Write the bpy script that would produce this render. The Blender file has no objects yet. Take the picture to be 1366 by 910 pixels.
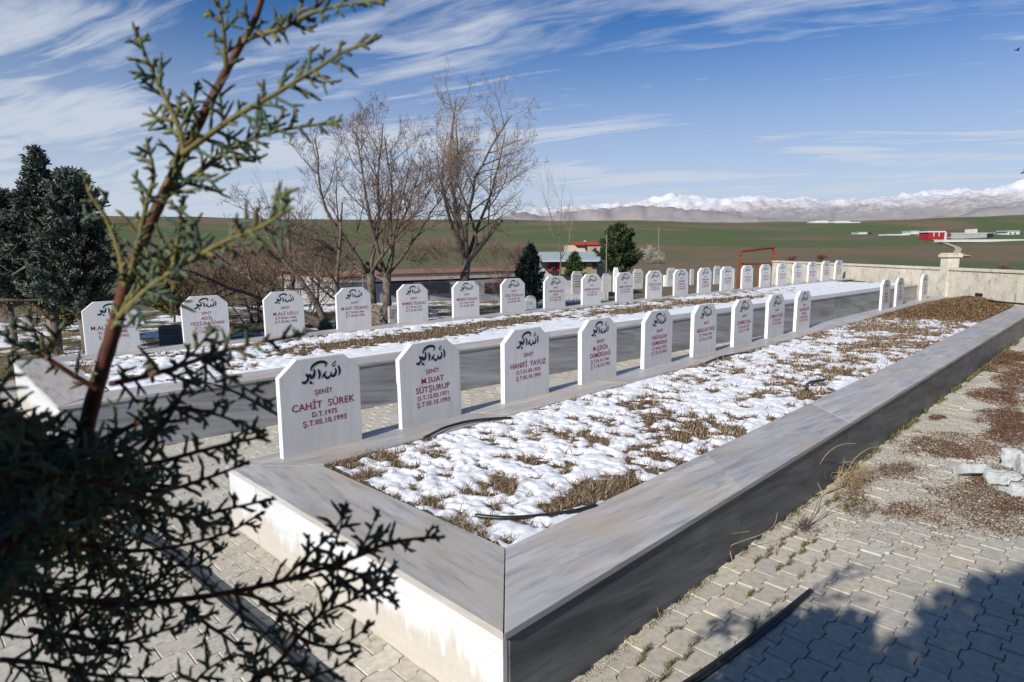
import bpy, bmesh, math, random
import numpy as np
from mathutils import Vector, Matrix, noise as mnoise

random.seed(7)
R = math.radians
scn = bpy.context.scene
col = scn.collection

# ------------------------------------------------------------------ camera
F_PX, CAM = 835.82, Vector((1.5008, -1.4576, 1.7687))
YAW, PIT, ROL = 0.7834, -0.1443, -0.0056
FW = Vector((-math.sin(YAW)*math.cos(PIT), math.cos(YAW)*math.cos(PIT), math.sin(PIT)))
_rt = Vector((math.cos(YAW), math.sin(YAW), 0)); _up = _rt.cross(FW)
RT = _rt*math.cos(ROL) + _up*math.sin(ROL)
UP = _up*math.cos(ROL) - _rt*math.sin(ROL)
cd = bpy.data.cameras.new('camera'); cam = bpy.data.objects.new('camera', cd); col.objects.link(cam)
cd.sensor_width = 36; cd.lens = 36*F_PX/1366; cd.clip_start = .02; cd.clip_end = 60000
cam.matrix_world = Matrix(((RT.x, UP.x, -FW.x, CAM.x), (RT.y, UP.y, -FW.y, CAM.y), (RT.z, UP.z, -FW.z, CAM.z), (0, 0, 0, 1)))
cd.dof.use_dof = True; cd.dof.focus_distance = 5.5; cd.dof.aperture_fstop = 7.5
scn.camera = cam

# ------------------------------------------------------------------ sun, sky, exposure
SUN_EL, SUN_AZ = R(29.5), R(173)          # azimuth from +Y towards +X
TOSUN = Vector((math.sin(SUN_AZ)*math.cos(SUN_EL), math.cos(SUN_AZ)*math.cos(SUN_EL), math.sin(SUN_EL)))
sl = bpy.data.lights.new('sun', 'SUN'); sl.energy = 5.0; sl.angle = R(.53); sl.color = (1, .945, .865)
so = bpy.data.objects.new('sun', sl); col.objects.link(so)
so.rotation_euler = TOSUN.to_track_quat('Z', 'Y').to_euler()
scn.view_settings.view_transform = 'Standard'; scn.view_settings.look = 'None'
scn.view_settings.exposure = 0.20; scn.view_settings.gamma = 1
try: scn.view_settings.use_curve_mapping = False
except Exception: pass

class NT:
    """small node helper"""
    def __init__(s, tree): s.t = tree; s.n = tree.nodes; s.l = tree.links
    def new(s, typ, **kw):
        n = s.n.new(typ)
        for k, v in kw.items():
            if k == 'inp':
                for i, val in v.items():
                    if hasattr(val, 'is_linked'): s.l.new(val, n.inputs[i])
                    else: n.inputs[i].default_value = val
            else: setattr(n, k, v)
        return n
    def math(s, op, a, b=0.0, c=None, clamp=False):
        n = s.new('ShaderNodeMath', operation=op, use_clamp=clamp, inp={0: a, 1: b})
        if c is not None:
            if hasattr(c, 'is_linked'): s.l.new(c, n.inputs[2])
            else: n.inputs[2].default_value = c
        return n.outputs[0]
    def vmath(s, op, a, b=None, scale=None):
        n = s.new('ShaderNodeVectorMath', operation=op, inp={0: a})
        if b is not None:
            if hasattr(b, 'is_linked'): s.l.new(b, n.inputs[1])
            else: n.inputs[1].default_value = b
        if scale is not None: n.inputs['Scale'].default_value = scale
        return n.outputs['Value'] if op in ('DOT_PRODUCT', 'LENGTH', 'DISTANCE') else n.outputs[0]
    def noise(s, vec, scale, detail=4, rough=.55, dist=0.0):
        n = s.new('ShaderNodeTexNoise', inp={'Vector': vec, 'Scale': scale, 'Detail': detail, 'Roughness': rough, 'Distortion': dist})
        return n.outputs[0]
    def ramp(s, fac, stops, interp='LINEAR'):
        n = s.new('ShaderNodeValToRGB'); r = n.color_ramp; r.interpolation = interp
        while len(r.elements) < len(stops): r.elements.new(.5)
        for e, (p, c) in zip(r.elements, stops):
            e.position = p; e.color = (c, c, c, 1) if isinstance(c, (int, float)) else (*c, 1)
        s.l.new(fac, n.inputs[0]); return n.outputs[0]
    def mix(s, fac, a, b, mode='MIX'):
        n = s.new('ShaderNodeMix', data_type='RGBA', blend_type=mode)
        for i, v in ((0, fac), (6, a), (7, b)):
            if hasattr(v, 'is_linked'): s.l.new(v, n.inputs[i])
            else: n.inputs[i].default_value = v if isinstance(v, (int, float)) else (*v, 1)
        return n.outputs[2]
    def maprange(s, v, a, b, c=0., d=1.):
        n = s.new('ShaderNodeMapRange', inp={0: v, 1: a, 2: b, 3: c, 4: d}); n.interpolation_type = 'SMOOTHSTEP'; return n.outputs[0]
    def mapping(s, vec, loc=(0, 0, 0), rot=(0, 0, 0), scale=(1, 1, 1)):
        return s.new('ShaderNodeMapping', inp={0: vec, 1: loc, 2: rot, 3: scale}).outputs[0]

world = bpy.data.worlds.new('World'); scn.world = world; world.use_nodes = True
w = NT(world.node_tree); w.n.clear()
sky = w.new('ShaderNodeTexSky', sky_type='NISHITA', sun_disc=False, sun_elevation=SUN_EL, sun_rotation=SUN_AZ, air_density=1.0, dust_density=.35, ozone_density=2.6, altitude=700)
tc = w.new('ShaderNodeTexCoord').outputs['Generated']
dz = w.new('ShaderNodeSeparateXYZ', inp={0: tc}).outputs[2]
den = w.math('MAXIMUM', w.math('ADD', dz, .11), .02)
pl = w.new('ShaderNodeVectorMath', operation='DIVIDE', inp={0: tc, 1: w.new('ShaderNodeCombineXYZ', inp={0: den, 1: den, 2: 1.0}).outputs[0]}).outputs[0]
pl = w.vmath('MULTIPLY', pl, (1, 1, 0))
rotp = w.mapping(pl, rot=(0, 0, R(-24)))              # x now runs along the streaks
warp = w.noise(w.mapping(rotp, scale=(.35, .7, 1)), 1.4, 3)
warpv = w.vmath('SCALE', w.new('ShaderNodeCombineXYZ', inp={0: warp, 1: warp, 2: 0.}).outputs[0], scale=.55)
rp2 = w.vmath('ADD', rotp, warpv)
streak = w.noise(w.mapping(rp2, loc=(5.6, 3.2, 0), scale=(.5, 2.3, 1)), 1.5, 8, .56, 1.0)
patch = w.noise(w.mapping(rotp, loc=(7.3, 2.2, 0), scale=(.5, 1.1, 1)), 1.15, 5, .6)
fine = w.noise(w.mapping(rp2, loc=(1, 5, 0), scale=(1.3, 5.5, 1)), 3.0, 8, .68, .6)
leftn = w.vmath('DOT_PRODUCT', tc, (-RT.x, -RT.y, 0))
cov = w.math('ADD', w.math('MULTIPLY', streak, .74), w.math('MULTIPLY', patch, .66))
cov = w.math('ADD', cov, w.math('MULTIPLY', fine, .20))
cov = w.math('ADD', cov, w.math('MULTIPLY', leftn, .07))
low = w.maprange(dz, .02, .26, .20, 0.)
cov = w.math('ADD', cov, low)
ahead = w.vmath('DOT_PRODUCT', tc, (FW.x, FW.y, 0))          # the sky behind the viewer is clear
cov = w.math('ADD', cov, w.maprange(ahead, -.15, .45, -.34, 0.))
cl = w.maprange(cov, .685, 1.03, 0., .92)
veil = w.maprange(dz, -.02, .38, .95, 0.)
veil = w.math('MULTIPLY', veil, w.maprange(ahead, -.2, .5, .45, 1.))
clf = w.math('MAXIMUM', cl, veil)
skyb = w.mix(1.0, sky.outputs[0], (.24, .90, 1.56), 'MULTIPLY')
cloudc = (10.0, 10.9, 12.4)
skyc = w.mix(clf, skyb, cloudc)
bg = w.new('ShaderNodeBackground', inp={0: skyc, 1: .053})
w.l.new(bg.outputs[0], w.new('ShaderNodeOutputWorld').inputs[0])

# ------------------------------------------------------------------ helpers
def ray(u, v): return FW + RT*((u-683)/F_PX) - UP*((v-455)/F_PX)
def onz(u, v, z=0.0):
    d = ray(u, v); return CAM + d*((z-CAM.z)/d.z)
def at(u, v, depth): return CAM + ray(u, v)*depth
def proj(p):
    p = Vector(p)-CAM; d = p.dot(FW)
    if d < 1e-3: return (-9999, -9999, d)
    return (683+F_PX*p.dot(RT)/d, 455-F_PX*p.dot(UP)/d, d)

class MB:
    def __init__(s): s.v = []; s.f = []; s.c = []; s.m = []; s.cur = (1, 1, 1); s.mi = 0; s.smooth = False
    def add(s, vs, fs, c=None):
        b = len(s.v); s.v.extend(tuple(p) for p in vs)
        c = c or s.cur
        for f in fs: s.f.append(tuple(b+i for i in f)); s.c.append(c); s.m.append(s.mi)
    def box(s, a, b, M=None):
        x0, y0, z0 = a; x1, y1, z1 = b
        vs = [(x0, y0, z0), (x1, y0, z0), (x1, y1, z0), (x0, y1, z0), (x0, y0, z1), (x1, y0, z1), (x1, y1, z1), (x0, y1, z1)]
        if M: vs = [M @ Vector(p) for p in vs]
        s.add(vs, [(0, 3, 2, 1), (4, 5, 6, 7), (0, 1, 5, 4), (1, 2, 6, 5), (2, 3, 7, 6), (3, 0, 4, 7)])
    def prism(s, poly, z0, z1):
        """poly: list of (x,y) ccw; z1 may be a function"""
        n = len(poly); f = z1 if callable(z1) else (lambda x, y: z1)
        vs = [(x, y, z0) for x, y in poly] + [(x, y, f(x, y)) for x, y in poly]
        s.add(vs, [tuple(range(n-1, -1, -1)), tuple(range(n, 2*n))] + [(i, (i+1) % n, n+(i+1) % n, n+i) for i in range(n)])
    def tube(s, pts, rads, n=5, cap=True, bump=0.0):
        pts = [Vector(p) for p in pts]; k = len(pts); vs = []; ref = None
        for i, p in enumerate(pts):
            t = (pts[min(i+1, k-1)]-pts[max(i-1, 0)])
            t = t.normalized() if t.length > 1e-9 else Vector((0, 0, 1))
            if ref is None:
                ref = t.cross(Vector((.3, .5, .81)));
                if ref.length < 1e-3: ref = t.cross(Vector((1, 0, 0)))
                ref.normalize()
            else:
                ref = ref - t*ref.dot(t)
                if ref.length < 1e-6: ref = t.orthogonal()
                ref.normalize()
            bi = t.cross(ref); r = rads[i] if not isinstance(rads, (int, float)) else rads
            for j in range(n):
                a = 2*math.pi*j/n; rr = r*(1+(bump if (i+j) % 2 else -bump))
                q = p+ref*(math.cos(a)*rr)+bi*(math.sin(a)*rr); vs.append((q.x, q.y, q.z))
        fs = [(i*n+j, i*n+(j+1) % n, (i+1)*n+(j+1) % n, (i+1)*n+j) for i in range(k-1) for j in range(n)]
        if cap: fs += [tuple(range(n-1, -1, -1)), tuple((k-1)*n+j for j in range(n))]
        s.add(vs, fs)
    def build(s, name, mats, parent=None, smooth=None, bevel=0.0, origin=None):
        me = bpy.data.meshes.new(name)
        o0 = Vector(origin) if origin is not None else (parent.location.copy() if parent is not None else Vector((0, 0, 0)))
        if parent is not None and parent.parent is not None: o0 = o0 + parent.parent.location
        vs = [(x-o0.x, y-o0.y, z-o0.z) for x, y, z in s.v]
        me.from_pydata(vs, [], s.f)
        if not isinstance(mats, (list, tuple)): mats = [mats]
        for m in mats: me.materials.append(m)
        if len(mats) > 1: me.polygons.foreach_set('material_index', s.m)
        if any(c != (1, 1, 1) for c in s.c):
            ca = me.color_attributes.new('Col', 'FLOAT_COLOR', 'CORNER')
            a = np.ones((len(me.loops), 4), np.float32)
            cnt = np.array([len(f) for f in s.f]); a[:, :3] = np.repeat(np.array(s.c, np.float32), cnt, axis=0)
            ca.data.foreach_set('color', a.ravel())
        if (s.smooth if smooth is None else smooth): me.polygons.foreach_set('use_smooth', [True]*len(me.polygons))
        me.update()
        o = bpy.data.objects.new(name, me); col.objects.link(o)
        if parent is not None: o.parent = parent
        elif origin is not None: o.location = o0
        if bevel:
            b = o.modifiers.new('bevel', 'BEVEL'); b.width = bevel; b.segments = 2; b.limit_method = 'ANGLE'; b.angle_limit = R(35)
        return o

def tag(o, label=None, cat=None, group=None, kind=None):
    if label: o['label'] = label
    if cat: o['category'] = cat
    if group: o['group'] = group
    if kind: o['kind'] = kind
    return o
def empty(name, loc, label, cat, group=None, rz=0):
    o = bpy.data.objects.new(name, None); o.empty_display_size = .1; col.objects.link(o)
    o.location = loc; o.rotation_euler = (0, 0, rz)
    return tag(o, label, cat, group)

def fbm(x, y, z=0.0, o=4, sc=1.0):
    v = 0; a = .5; t = 0
    for _ in range(o):
        v += a*mnoise.noise((x*sc, y*sc, z)); t += a; a *= .5; sc *= 2.03
    return v/t

def mat(name, rough=.8, spec=.3):
    m = bpy.data.materials.new(name); m.use_nodes = True
    nt = NT(m.node_tree); bs = nt.n['Principled BSDF']
    bs.inputs['Roughness'].default_value = rough; bs.inputs['Specular IOR Level'].default_value = spec
    return m, nt, bs
def setc(nt, bs, c):
    if hasattr(c, 'is_linked'): nt.l.new(c, bs.inputs['Base Color'])
    else: bs.inputs['Base Color'].default_value = (*c, 1)
def bump(nt, bs, h, strength=.3, dist=.01):
    b = nt.new('ShaderNodeBump', inp={'Height': h, 'Strength': strength, 'Distance': dist}); nt.l.new(b.outputs[0], bs.inputs['Normal'])
def plain(name, c, rough=.8, var=.25, scale=8., spec=.3, bmp=0.):
    m, nt, bs = mat(name, rough, spec)
    co = nt.new('ShaderNodeTexCoord').outputs['Object']
    nz = nt.noise(co, scale, 5, .6)
    setc(nt, bs, nt.mix(nt.ramp(nz, [(.3, 0.), (.7, 1.)]), tuple(x*(1-var) for x in c), tuple(min(1, x*(1+var)) for x in c)))
    if bmp: bump(nt, bs, nt.noise(co, scale*6, 4), bmp, .01)
    return m
def vcol(name, rough=.9, var=.0, scale=30., spec=.2, bmp=0., two=False, trans=0.):
    m, nt, bs = mat(name, rough, spec)
    a = nt.new('ShaderNodeAttribute', attribute_name='Col').outputs[0]
    if var:
        co = nt.new('ShaderNodeTexCoord').outputs['Object']
        a = nt.mix(1.0, a, nt.ramp(nt.noise(co, scale, 6, .65), [(.25, 1-var), (.75, 1+var*.6)]), 'MULTIPLY')
        if bmp: bump(nt, bs, nt.noise(co, scale*4, 4, .7), bmp, .004)
    setc(nt, bs, a); return m

def marble(name, base, dark, warm, axis, contrast=1.0, stain=False, rough=.45):
    """axis: direction of the stone's streaks (0 = x, 1 = y)"""
    m, nt, bs = mat(name, rough, .35)
    co = nt.new('ShaderNodeTexCoord').outputs['Object']
    rnd = nt.new('ShaderNodeObjectInfo').outputs['Random']
    off = nt.vmath('SCALE', nt.new('ShaderNodeCombineXYZ', inp={0: rnd, 1: rnd, 2: rnd}).outputs[0], scale=17.3)
    v = nt.vmath('ADD', co, off)
    sc = [7., 7., 7.]; sc[axis] = .55
    tilt = nt.mapping(v, rot=(R(7), R(6), R(5)), scale=(1, 1, 1))
    s1 = nt.noise(nt.mapping(tilt, scale=tuple(sc)), 1.0, 6, .58, .6)
    sc2 = [24., 24., 24.]; sc2[axis] = 1.0
    s2 = nt.noise(nt.mapping(tilt, scale=tuple(sc2)), 1.0, 5, .6, .3)
    s3 = nt.noise(v, 2.2, 4, .6)
    c = nt.mix(nt.ramp(s1, [(.34, 0.), (.66, 1.)]), base, dark)
    c = nt.mix(nt.math('MULTIPLY', nt.ramp(s2, [(.48, 0.), (.72, 1.)]), .55*contrast), c, tuple(x*.62 for x in dark))
    c = nt.mix(nt.math('MULTIPLY', nt.ramp(s3, [(.42, 0.), (.72, 1.)]), .75), c, warm)
    c = nt.mix(nt.math('MULTIPLY', nt.ramp(nt.noise(v, 60., 3, .7), [(.55, 0.), (.8, 1.)]), .22), c, tuple(x*.5 for x in warm))
    if stain:
        z = nt.new('ShaderNodeSeparateXYZ', inp={0: co}).outputs[2]
        n = nt.noise(nt.mapping(co, scale=(7, 7, 1.6)), 1.3, 6, .65)
        k = nt.math('SUBTRACT', nt.math('ADD', nt.math('MULTIPLY', n, .55), -.08), z)
        c = nt.mix(nt.maprange(k, -.03, .06, 0, .62), c, nt.mix(nt.noise(co, 25, 5, .7), (.34, .28, .20), (.55, .48, .37)))
    c = nt.mix(1.0, c, nt.ramp(rnd, [(0., .95), (1., 1.12)]), 'MULTIPLY')
    setc(nt, bs, c)
    nt.l.new(nt.math('ADD', nt.math('MULTIPLY', s3, .35), rough-.15), bs.inputs['Roughness'])
    bump(nt, bs, nt.noise(v, 90, 4, .7), .08, .004)
    return m

M = {}
M['cop_y'] = marble('coping_marble_long', (.485, .475, .46), (.34, .335, .33), (.42, .34, .26), 1, 1.7)
M['cop_x'] = marble('coping_marble_end', (.50, .485, .465), (.37, .36, .345), (.43, .36, .28), 0, 1.7)
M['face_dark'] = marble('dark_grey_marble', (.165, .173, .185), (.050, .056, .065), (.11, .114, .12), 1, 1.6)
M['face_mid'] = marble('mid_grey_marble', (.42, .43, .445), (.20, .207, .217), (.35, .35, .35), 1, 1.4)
M['face_white'] = marble('white_end_marble', (.64, .65, .665), (.54, .55, .565), (.59, .58, .56), 0, .8, stain=True)
M['stone'] = marble('headstone_marble', (.80, .785, .755), (.73, .72, .70), (.70, .69, .66), 2, .6, rough=.4)
M['oldstone'] = plain('old_gravestone', (.42, .42, .40), .85, .25, 14, bmp=.3)
M['darkstone'] = plain('dark_gravestone', (.07, .075, .085), .5, .3, 10)
M['tanstone'] = plain('tan_gravestone', (.36, .28, .19), .85, .25, 14, bmp=.3)
M['red'] = plain('red_lettering', (.26, .018, .045), .6, .25, 60)
M['green'] = plain('dark_green_lettering', (.006, .028, .022), .5, .3, 60)
M['black'] = plain('black_lettering', (.02, .022, .025), .6, .2, 40)
M['soil'] = plain('dark_soil', (.10, .075, .05), .95, .4, 12, bmp=.8)
M['blade'] = vcol('dry_grass_blades', .9, .25, 20)
M['needle'] = vcol('fallen_needles', .95, .3, 30)
M['bark'] = plain('grey_brown_bark', (.13, .105, .085), .9, .45, 9, bmp=.8)
M['twig'] = plain('bare_twigs', (.15, .095, .07), .85, .3, 5)
M['twig_pale'] = plain('pale_twigs', (.24, .185, .14), .85, .3, 5)
M['hose'] = plain('black_rubber_hose', (.018, .018, .02), .38, .3, 20, spec=.5)
M['conc'] = plain('rough_concrete', (.46, .43, .37), .9, .2, 6, bmp=.6)
M['rust'] = plain('rusty_steel', (.20, .055, .028), .85, .4, 9, bmp=.3)
M['rubble'] = plain('broken_grey_concrete', (.42, .44, .44), .85, .18, 16, bmp=.5)
M['snow'] = None
m_, nt_, bs_ = mat('snow', .55, .3)
co_ = nt_.new('ShaderNodeTexCoord').outputs['Object']
setc(nt_, bs_, nt_.mix(nt_.ramp(nt_.noise(co_, 28, 5, .65), [(.5, 0.), (.78, .45)]), (.80, .815, .84), (.58, .55, .50)))
bs_.inputs['Subsurface Weight'].default_value = .0
bump(nt_, bs_, nt_.noise(co_, 70, 5, .7), .35, .01)
M['snow'] = m_

# ------------------------------------------------------------------ terrain
WALL_A, WALL_B = Vector((1.9, 15.27)), Vector((-10.5, 27.6))   # line of the boundary wall
def wall_y(x): return WALL_A.y + (WALL_B.y-WALL_A.y)*(x-WALL_A.x)/(WALL_B.x-WALL_A.x)
PROFILE = [(0, 0), (22, 0), (34, -.9), (46, -2.3), (60, -3.4), (90, -4.6), (150, -5.2), (230, -4.3), (330, -1.6), (450, 2.6), (620, 9.5), (820, 22), (1050, 41), (1300, 61), (1500, 71), (1800, 66), (2600, 20), (4000, -40), (9000, -60)]
def prof(d):
    for (a, ha), (b, hb) in zip(PROFILE, PROFILE[1:]):
        if d <= b:
            t = (d-a)/(b-a); t = t*t*(3-2*t)*.5+t*.5; return ha+(hb-ha)*t
    return PROFILE[-1][1]
def smooth(a, b, x):
    t = max(0, min(1, (x-a)/(b-a))); return t*t*(3-2*t)
def terr(x, y):
    dx, dy = x-CAM.x, y-CAM.y; d = math.hypot(dx, dy)
    # behind the wall the land drops away sooner
    h = prof(d)
    beyond = (x-WALL_A.x)*.705+(y-WALL_A.y)*.709
    if beyond > 0 and d < 60: h = h - 1.6*smooth(.6, 9, beyond)*(1-smooth(40, 60, d))
    if d > 24:
        k = smooth(24, 70, d)
        h += k*(.5*fbm(x*.02, y*.02, 3.1, 3) + smooth(200, 900, d)*(13.0*fbm(x*.0019, y*.0019, 5.7, 3)+3.5*fbm(x*.007, y*.007, 2.2, 3)))
        lat = (dx*RT.x+dy*RT.y)/d
        h -= smooth(500, 1200, d)*(1-smooth(1700, 2600, d))*11*smooth(.16, .38, lat)
    return h - .045
def terr_at(u, v, d0=15, d1=4000):
    r = ray(u, v); p = None; t = d0
    while t < d1:
        q = CAM+r*t
        if q.z < terr(q.x, q.y):
            lo, hi = t/1.02, t
            for _ in range(20):
                m = .5*(lo+hi); q = CAM+r*m
                if q.z < terr(q.x, q.y): hi = m
                else: lo = m
            return CAM+r*hi
        t *= 1.02
    return CAM+r*d1

mb = MB(); mb.smooth = True
rad = [0.0]; r_ = 1.5
while r_ < 9000: rad.append(r_); r_ *= 1.055 if r_ > 25 else 1.0; r_ += 1.2 if r_ <= 26 else 0
rad.append(9000.)
NA = 420
angs = []
for i in range(NA): angs.append(2*math.pi*i/NA)
vs = [(CAM.x, CAM.y, terr(CAM.x, CAM.y))]
for r_ in rad[1:]:
    for a in angs:
        x, y = CAM.x+r_*math.cos(a), CAM.y+r_*math.sin(a); vs.append((x, y, terr(x, y)))
fs = [(0, 1+i, 1+(i+1) % NA) for i in range(NA)]
for k in range(len(rad)-2):
    b0, b1 = 1+k*NA, 1+(k+1)*NA
    for i in range(NA): j = (i+1) % NA; fs.append((b0+i, b1+i, b1+j, b0+j))
mb.add(vs, fs)
m, nt, bs = mat('countryside', .95, .1)
geo = nt.new('ShaderNodeNewGeometry').outputs['Position']
g2 = nt.vmath('MULTIPLY', geo, (1, 1, 0))
dist = nt.vmath('DISTANCE', g2, (CAM.x, CAM.y, 0))
ang = nt.mapping(g2, rot=(0, 0, -YAW))               # x across the view, y away
fld = nt.noise(nt.mapping(ang, loc=(300, 140, 0), scale=(.8, .8, 1)), .0030, 4, .55, 1.2)
fld2 = nt.noise(nt.mapping(ang, loc=(900, 20, 0), scale=(.7, 1.3, 1)), .017, 5, .6, .6)
fmix = nt.math('ADD', nt.math('MULTIPLY', fld, .8), nt.math('MULTIPLY', fld2, .2))
field = nt.ramp(fmix, [(.40, (.19, .135, .088)), (.45, (.145, .125, .070)), (.475, (.098, .122, .050)), (.535, (.066, .128, .038)), (.58, (.10, .122, .052)), (.63, (.18, .135, .088))])
field = nt.mix(.3, field, nt.mix(nt.noise(g2, .05, 6, .7), (.07, .075, .035), (.18, .145, .09)), 'MIX')
field = nt.mix(1.0, field, nt.ramp(nt.noise(g2, .35, 5, .7), [(.3, .75), (.7, 1.2)]), 'MULTIPLY')
near = nt.mix(nt.noise(g2, 1.4, 6, .65), (.075, .055, .032), (.26, .20, .115))
near = nt.mix(nt.ramp(nt.noise(g2, .45, 5, .6), [(.5, 0.), (.62, .7)]), near, (.10, .105, .05))
sn = nt.math('ADD', nt.math('MULTIPLY', nt.noise(g2, .5, 3, .5), .5), nt.math('MULTIPLY', nt.noise(g2, 2.3, 6, .62), .5))
sn = nt.ramp(sn, [(.50, 0.), (.54, 1.)])
near = nt.mix(sn, near, (.78, .80, .83))
setc(nt, bs, nt.mix(nt.maprange(dist, 30, 62), near, field))
bump(nt, bs, nt.noise(g2, 3., 6, .7), .5, .15)
ground = tag(mb.build('ground', m), kind='structure')

# mountains beyond the plain: a real range between 6 and 13 km, only where the photo shows one
def ridge_px(u):
    K = [(560, 293), (640, 290), (700, 284), (760, 279), (800, 277), (850, 270), (895, 263), (930, 266), (960, 268), (1000, 266), (1050, 262), (1100, 263), (1150, 263), (1200, 258), (1260, 252), (1320, 247), (1366, 243), (1450, 236), (1560, 230), (1700, 238), (2000, 262)]
    for (a, ya), (b, yb) in zip(K, K[1:]):
        if u <= b: return ya+(yb-ya)*max(0, (u-a)/(b-a))
    return K[-1][1]
mb = MB(); mb.smooth = True
NU, NR = 520, 64
us = [540+i*(2000-540)/(NU-1) for i in range(NU)]
for u in us:
    r = ray(u, 330); hd = Vector((r.x, r.y, 0)); hd.normalize()
    c = hd.dot(Vector((FW.x, FW.y, 0)).normalized())
    rp = ridge_px(u)
    top = (334-(u-683)*.0056-rp)/F_PX*c            # tangent of the ridge's elevation
    fade = smooth(540, 700, u)
    for k in range(NR):
        d = 4600+k*(13500-4600)/(NR-1)
        p = CAM+hd*d; t = k/(NR-1)
        n = fbm(p.x*.00042, p.y*.00042, 1.3, 6); rd = 1-abs(fbm(p.x*.0009, p.y*.0009, 8.8, 5))*2.2
        rd2 = 1-abs(fbm(p.x*.0028, p.y*.0028, 2.8, 4))*2.2
        fh = smooth(0, .18, t)*(1-smooth(.22, .40, t))      # brown foothills
        mh = smooth(.26, .80, t)*(1-.75*smooth(.84, 1, t))
        hh = 12000*top
        z = -60 + fade*(fh*(285+230*n+120*(rd-.4)+55*(rd2-.5)) + mh*(hh*.88+40 + hh*.20*n + 170*(rd-.5) + 95*(rd2-.5)))
        mb.v.append((p.x, p.y, z))
for i in range(NU-1):
    for k in range(NR-1):
        a = i*NR+k; mb.f.append((a, a+NR, a+NR+1, a+1)); mb.c.append((1, 1, 1)); mb.m.append(0)
m, nt, bs = mat('snowy_mountains', .9, .1)
geo = nt.new('ShaderNodeNewGeometry')
pos = geo.outputs['Position']; z = nt.new('ShaderNodeSeparateXYZ', inp={0: pos}).outputs[2]
nzz = nt.new('ShaderNodeSeparateXYZ', inp={0: geo.outputs['Normal']}).outputs[2]
nb = nt.noise(pos, .0011, 6, .62); nf = nt.noise(pos, .006, 6, .68)
k = nt.math('ADD', nt.math('MULTIPLY', nt.maprange(z, 150, 950), .62), nt.math('MULTIPLY', nb, .42))
k = nt.math('ADD', k, nt.math('MULTIPLY', nf, .42)); k = nt.math('ADD', k, nt.math('MULTIPLY', nt.noise(pos, .016, 6, .75), .62))
k = nt.ramp(nt.math('MULTIPLY', k, .7), [(.675, 0.), (.90, .92)])
rock = nt.mix(nf, (.19, .185, .195), (.36, .335, .325))
rock = nt.mix(nt.ramp(nt.noise(pos, .0009, 3), [(.55, 0.), (.66, .8)]), rock, (.42, .31, .24))
setc(nt, bs, nt.mix(k, rock, (.66, .67, .71)))
tag(mb.build('mountains', m), kind='structure')

# ------------------------------------------------------------------ pavement of interlocking blocks
PW, PL, GAP = .124, .19, .0035
BX0 = -2.5375                                        # left side of the near grave bed
AX = lambda y: -4.7392+.08*y                         # right side of the far grave bed
AXL = lambda y: -7.86+.08*y
def wav(i, y):
    t = ((y/PL)+.13) % 1.0
    a = .0115
    if t < .42: o = -a
    elif t < .5: o = -a+2*a*(t-.42)/.08
    elif t < .92: o = a
    else: o = a-2*a*(t-.92)/.08
    return i*PW+o
def in_bed(x, y):
    if BX0+.03 < x < -.03 and .03 < y: return True
    if y > -.48 and AXL(y)+.03 < x < AX(y)-.03: return True
    return False
mb = MB()
def pave(x0, x1, y0, y1, ex=None):
    for i in range(math.floor(x0/PW), math.ceil(x1/PW)):
        o = (i % 2)*PL*.5
        j = math.floor((y0-o)/PL)
        while j*PL+o < y1:
            ya, yb = j*PL+o, (j+1)*PL+o; j += 1
            cx, cy = (i+.5)*PW, (ya+yb)/2
            if in_bed(cx, cy) or cy > wall_y(cx)-.02 or (ex and ex(cx, cy)): continue
            d = math.hypot(cx-CAM.x, cy-CAM.y)
            u_, v_, dd = proj((cx, cy, 0))
            if dd < .2 or u_ < -120 or u_ > 1500 or v_ > 1100: 
                if d > 9.5: continue
            ts = [0, .07, .20, .28, .36, .44, .57, .70, .78, .86, .94, 1] if d < 9 else [0, .28, .37, .78, .87, 1]
            h0 = random.gauss(0, .0014)+.006*fbm(cx*.7, cy*.7, 2, 2); tx, ty = random.gauss(0, .012), random.gauss(0, .012)
            L = [(wav(i, ya+(yb-ya)*t)+GAP*.5, ya+GAP*.5+(yb-ya-GAP)*t) for t in ts]
            Rr = [(wav(i+1, ya+(yb-ya)*t)-GAP*.5, ya+GAP*.5+(yb-ya-GAP)*t) for t in ts]
            ring = L[::-1]+Rr
            ring = [(x+random.gauss(0, .0006), y+random.gauss(0, .0006)) for x, y in ring]
            ins = .0035
            def zz(x, y): return h0+tx*(x-cx)+ty*(y-cy)
            n = len(ring)
            inner = [(cx+(x-cx)*(1-ins/(PW/2)), cy+(y-cy)*(1-ins/(PL/2))) for x, y in ring]
            vs = [(x, y, -.028) for x, y in ring]+[(x, y, zz(x, y)-.0035) for x, y in ring]+[(x, y, zz(x, y)) for x, y in inner]
            fs = [tuple(range(2*n, 3*n))]
            for q in range(n):
                r2 = (q+1) % n; fs += [(n+q, n+r2, 2*n+r2, 2*n+q), (q, r2, n+r2, n+q)]
            b = random.gauss(1, .045)*(1+.22*fbm(cx*.6, cy*.6, 9, 3)); wv = random.gauss(0, .006)
            mb.add(vs, fs, (max(.1, .50*b+wv), max(.1, .468*b), max(.08, .392*b-wv)))
pave(.0, 4.7, -1.4, 15.5)
pave(-9.5, .0, -2.6, .0)
pave(.0, 2.4, -2.6, -1.4)
pave(-4.8, -2.5, 0, 21.5)
pave(-13, -7.6, -3.4, 1.0, ex=lambda x, y: y > -.55+.05*(x+7.6) or (x > -9.5 and y > -2.6))
m = vcol('paving_blocks', .88, .30, 26, bmp=.5)
tag(mb.build('pavement', m), kind='structure')
mb = MB()
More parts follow.
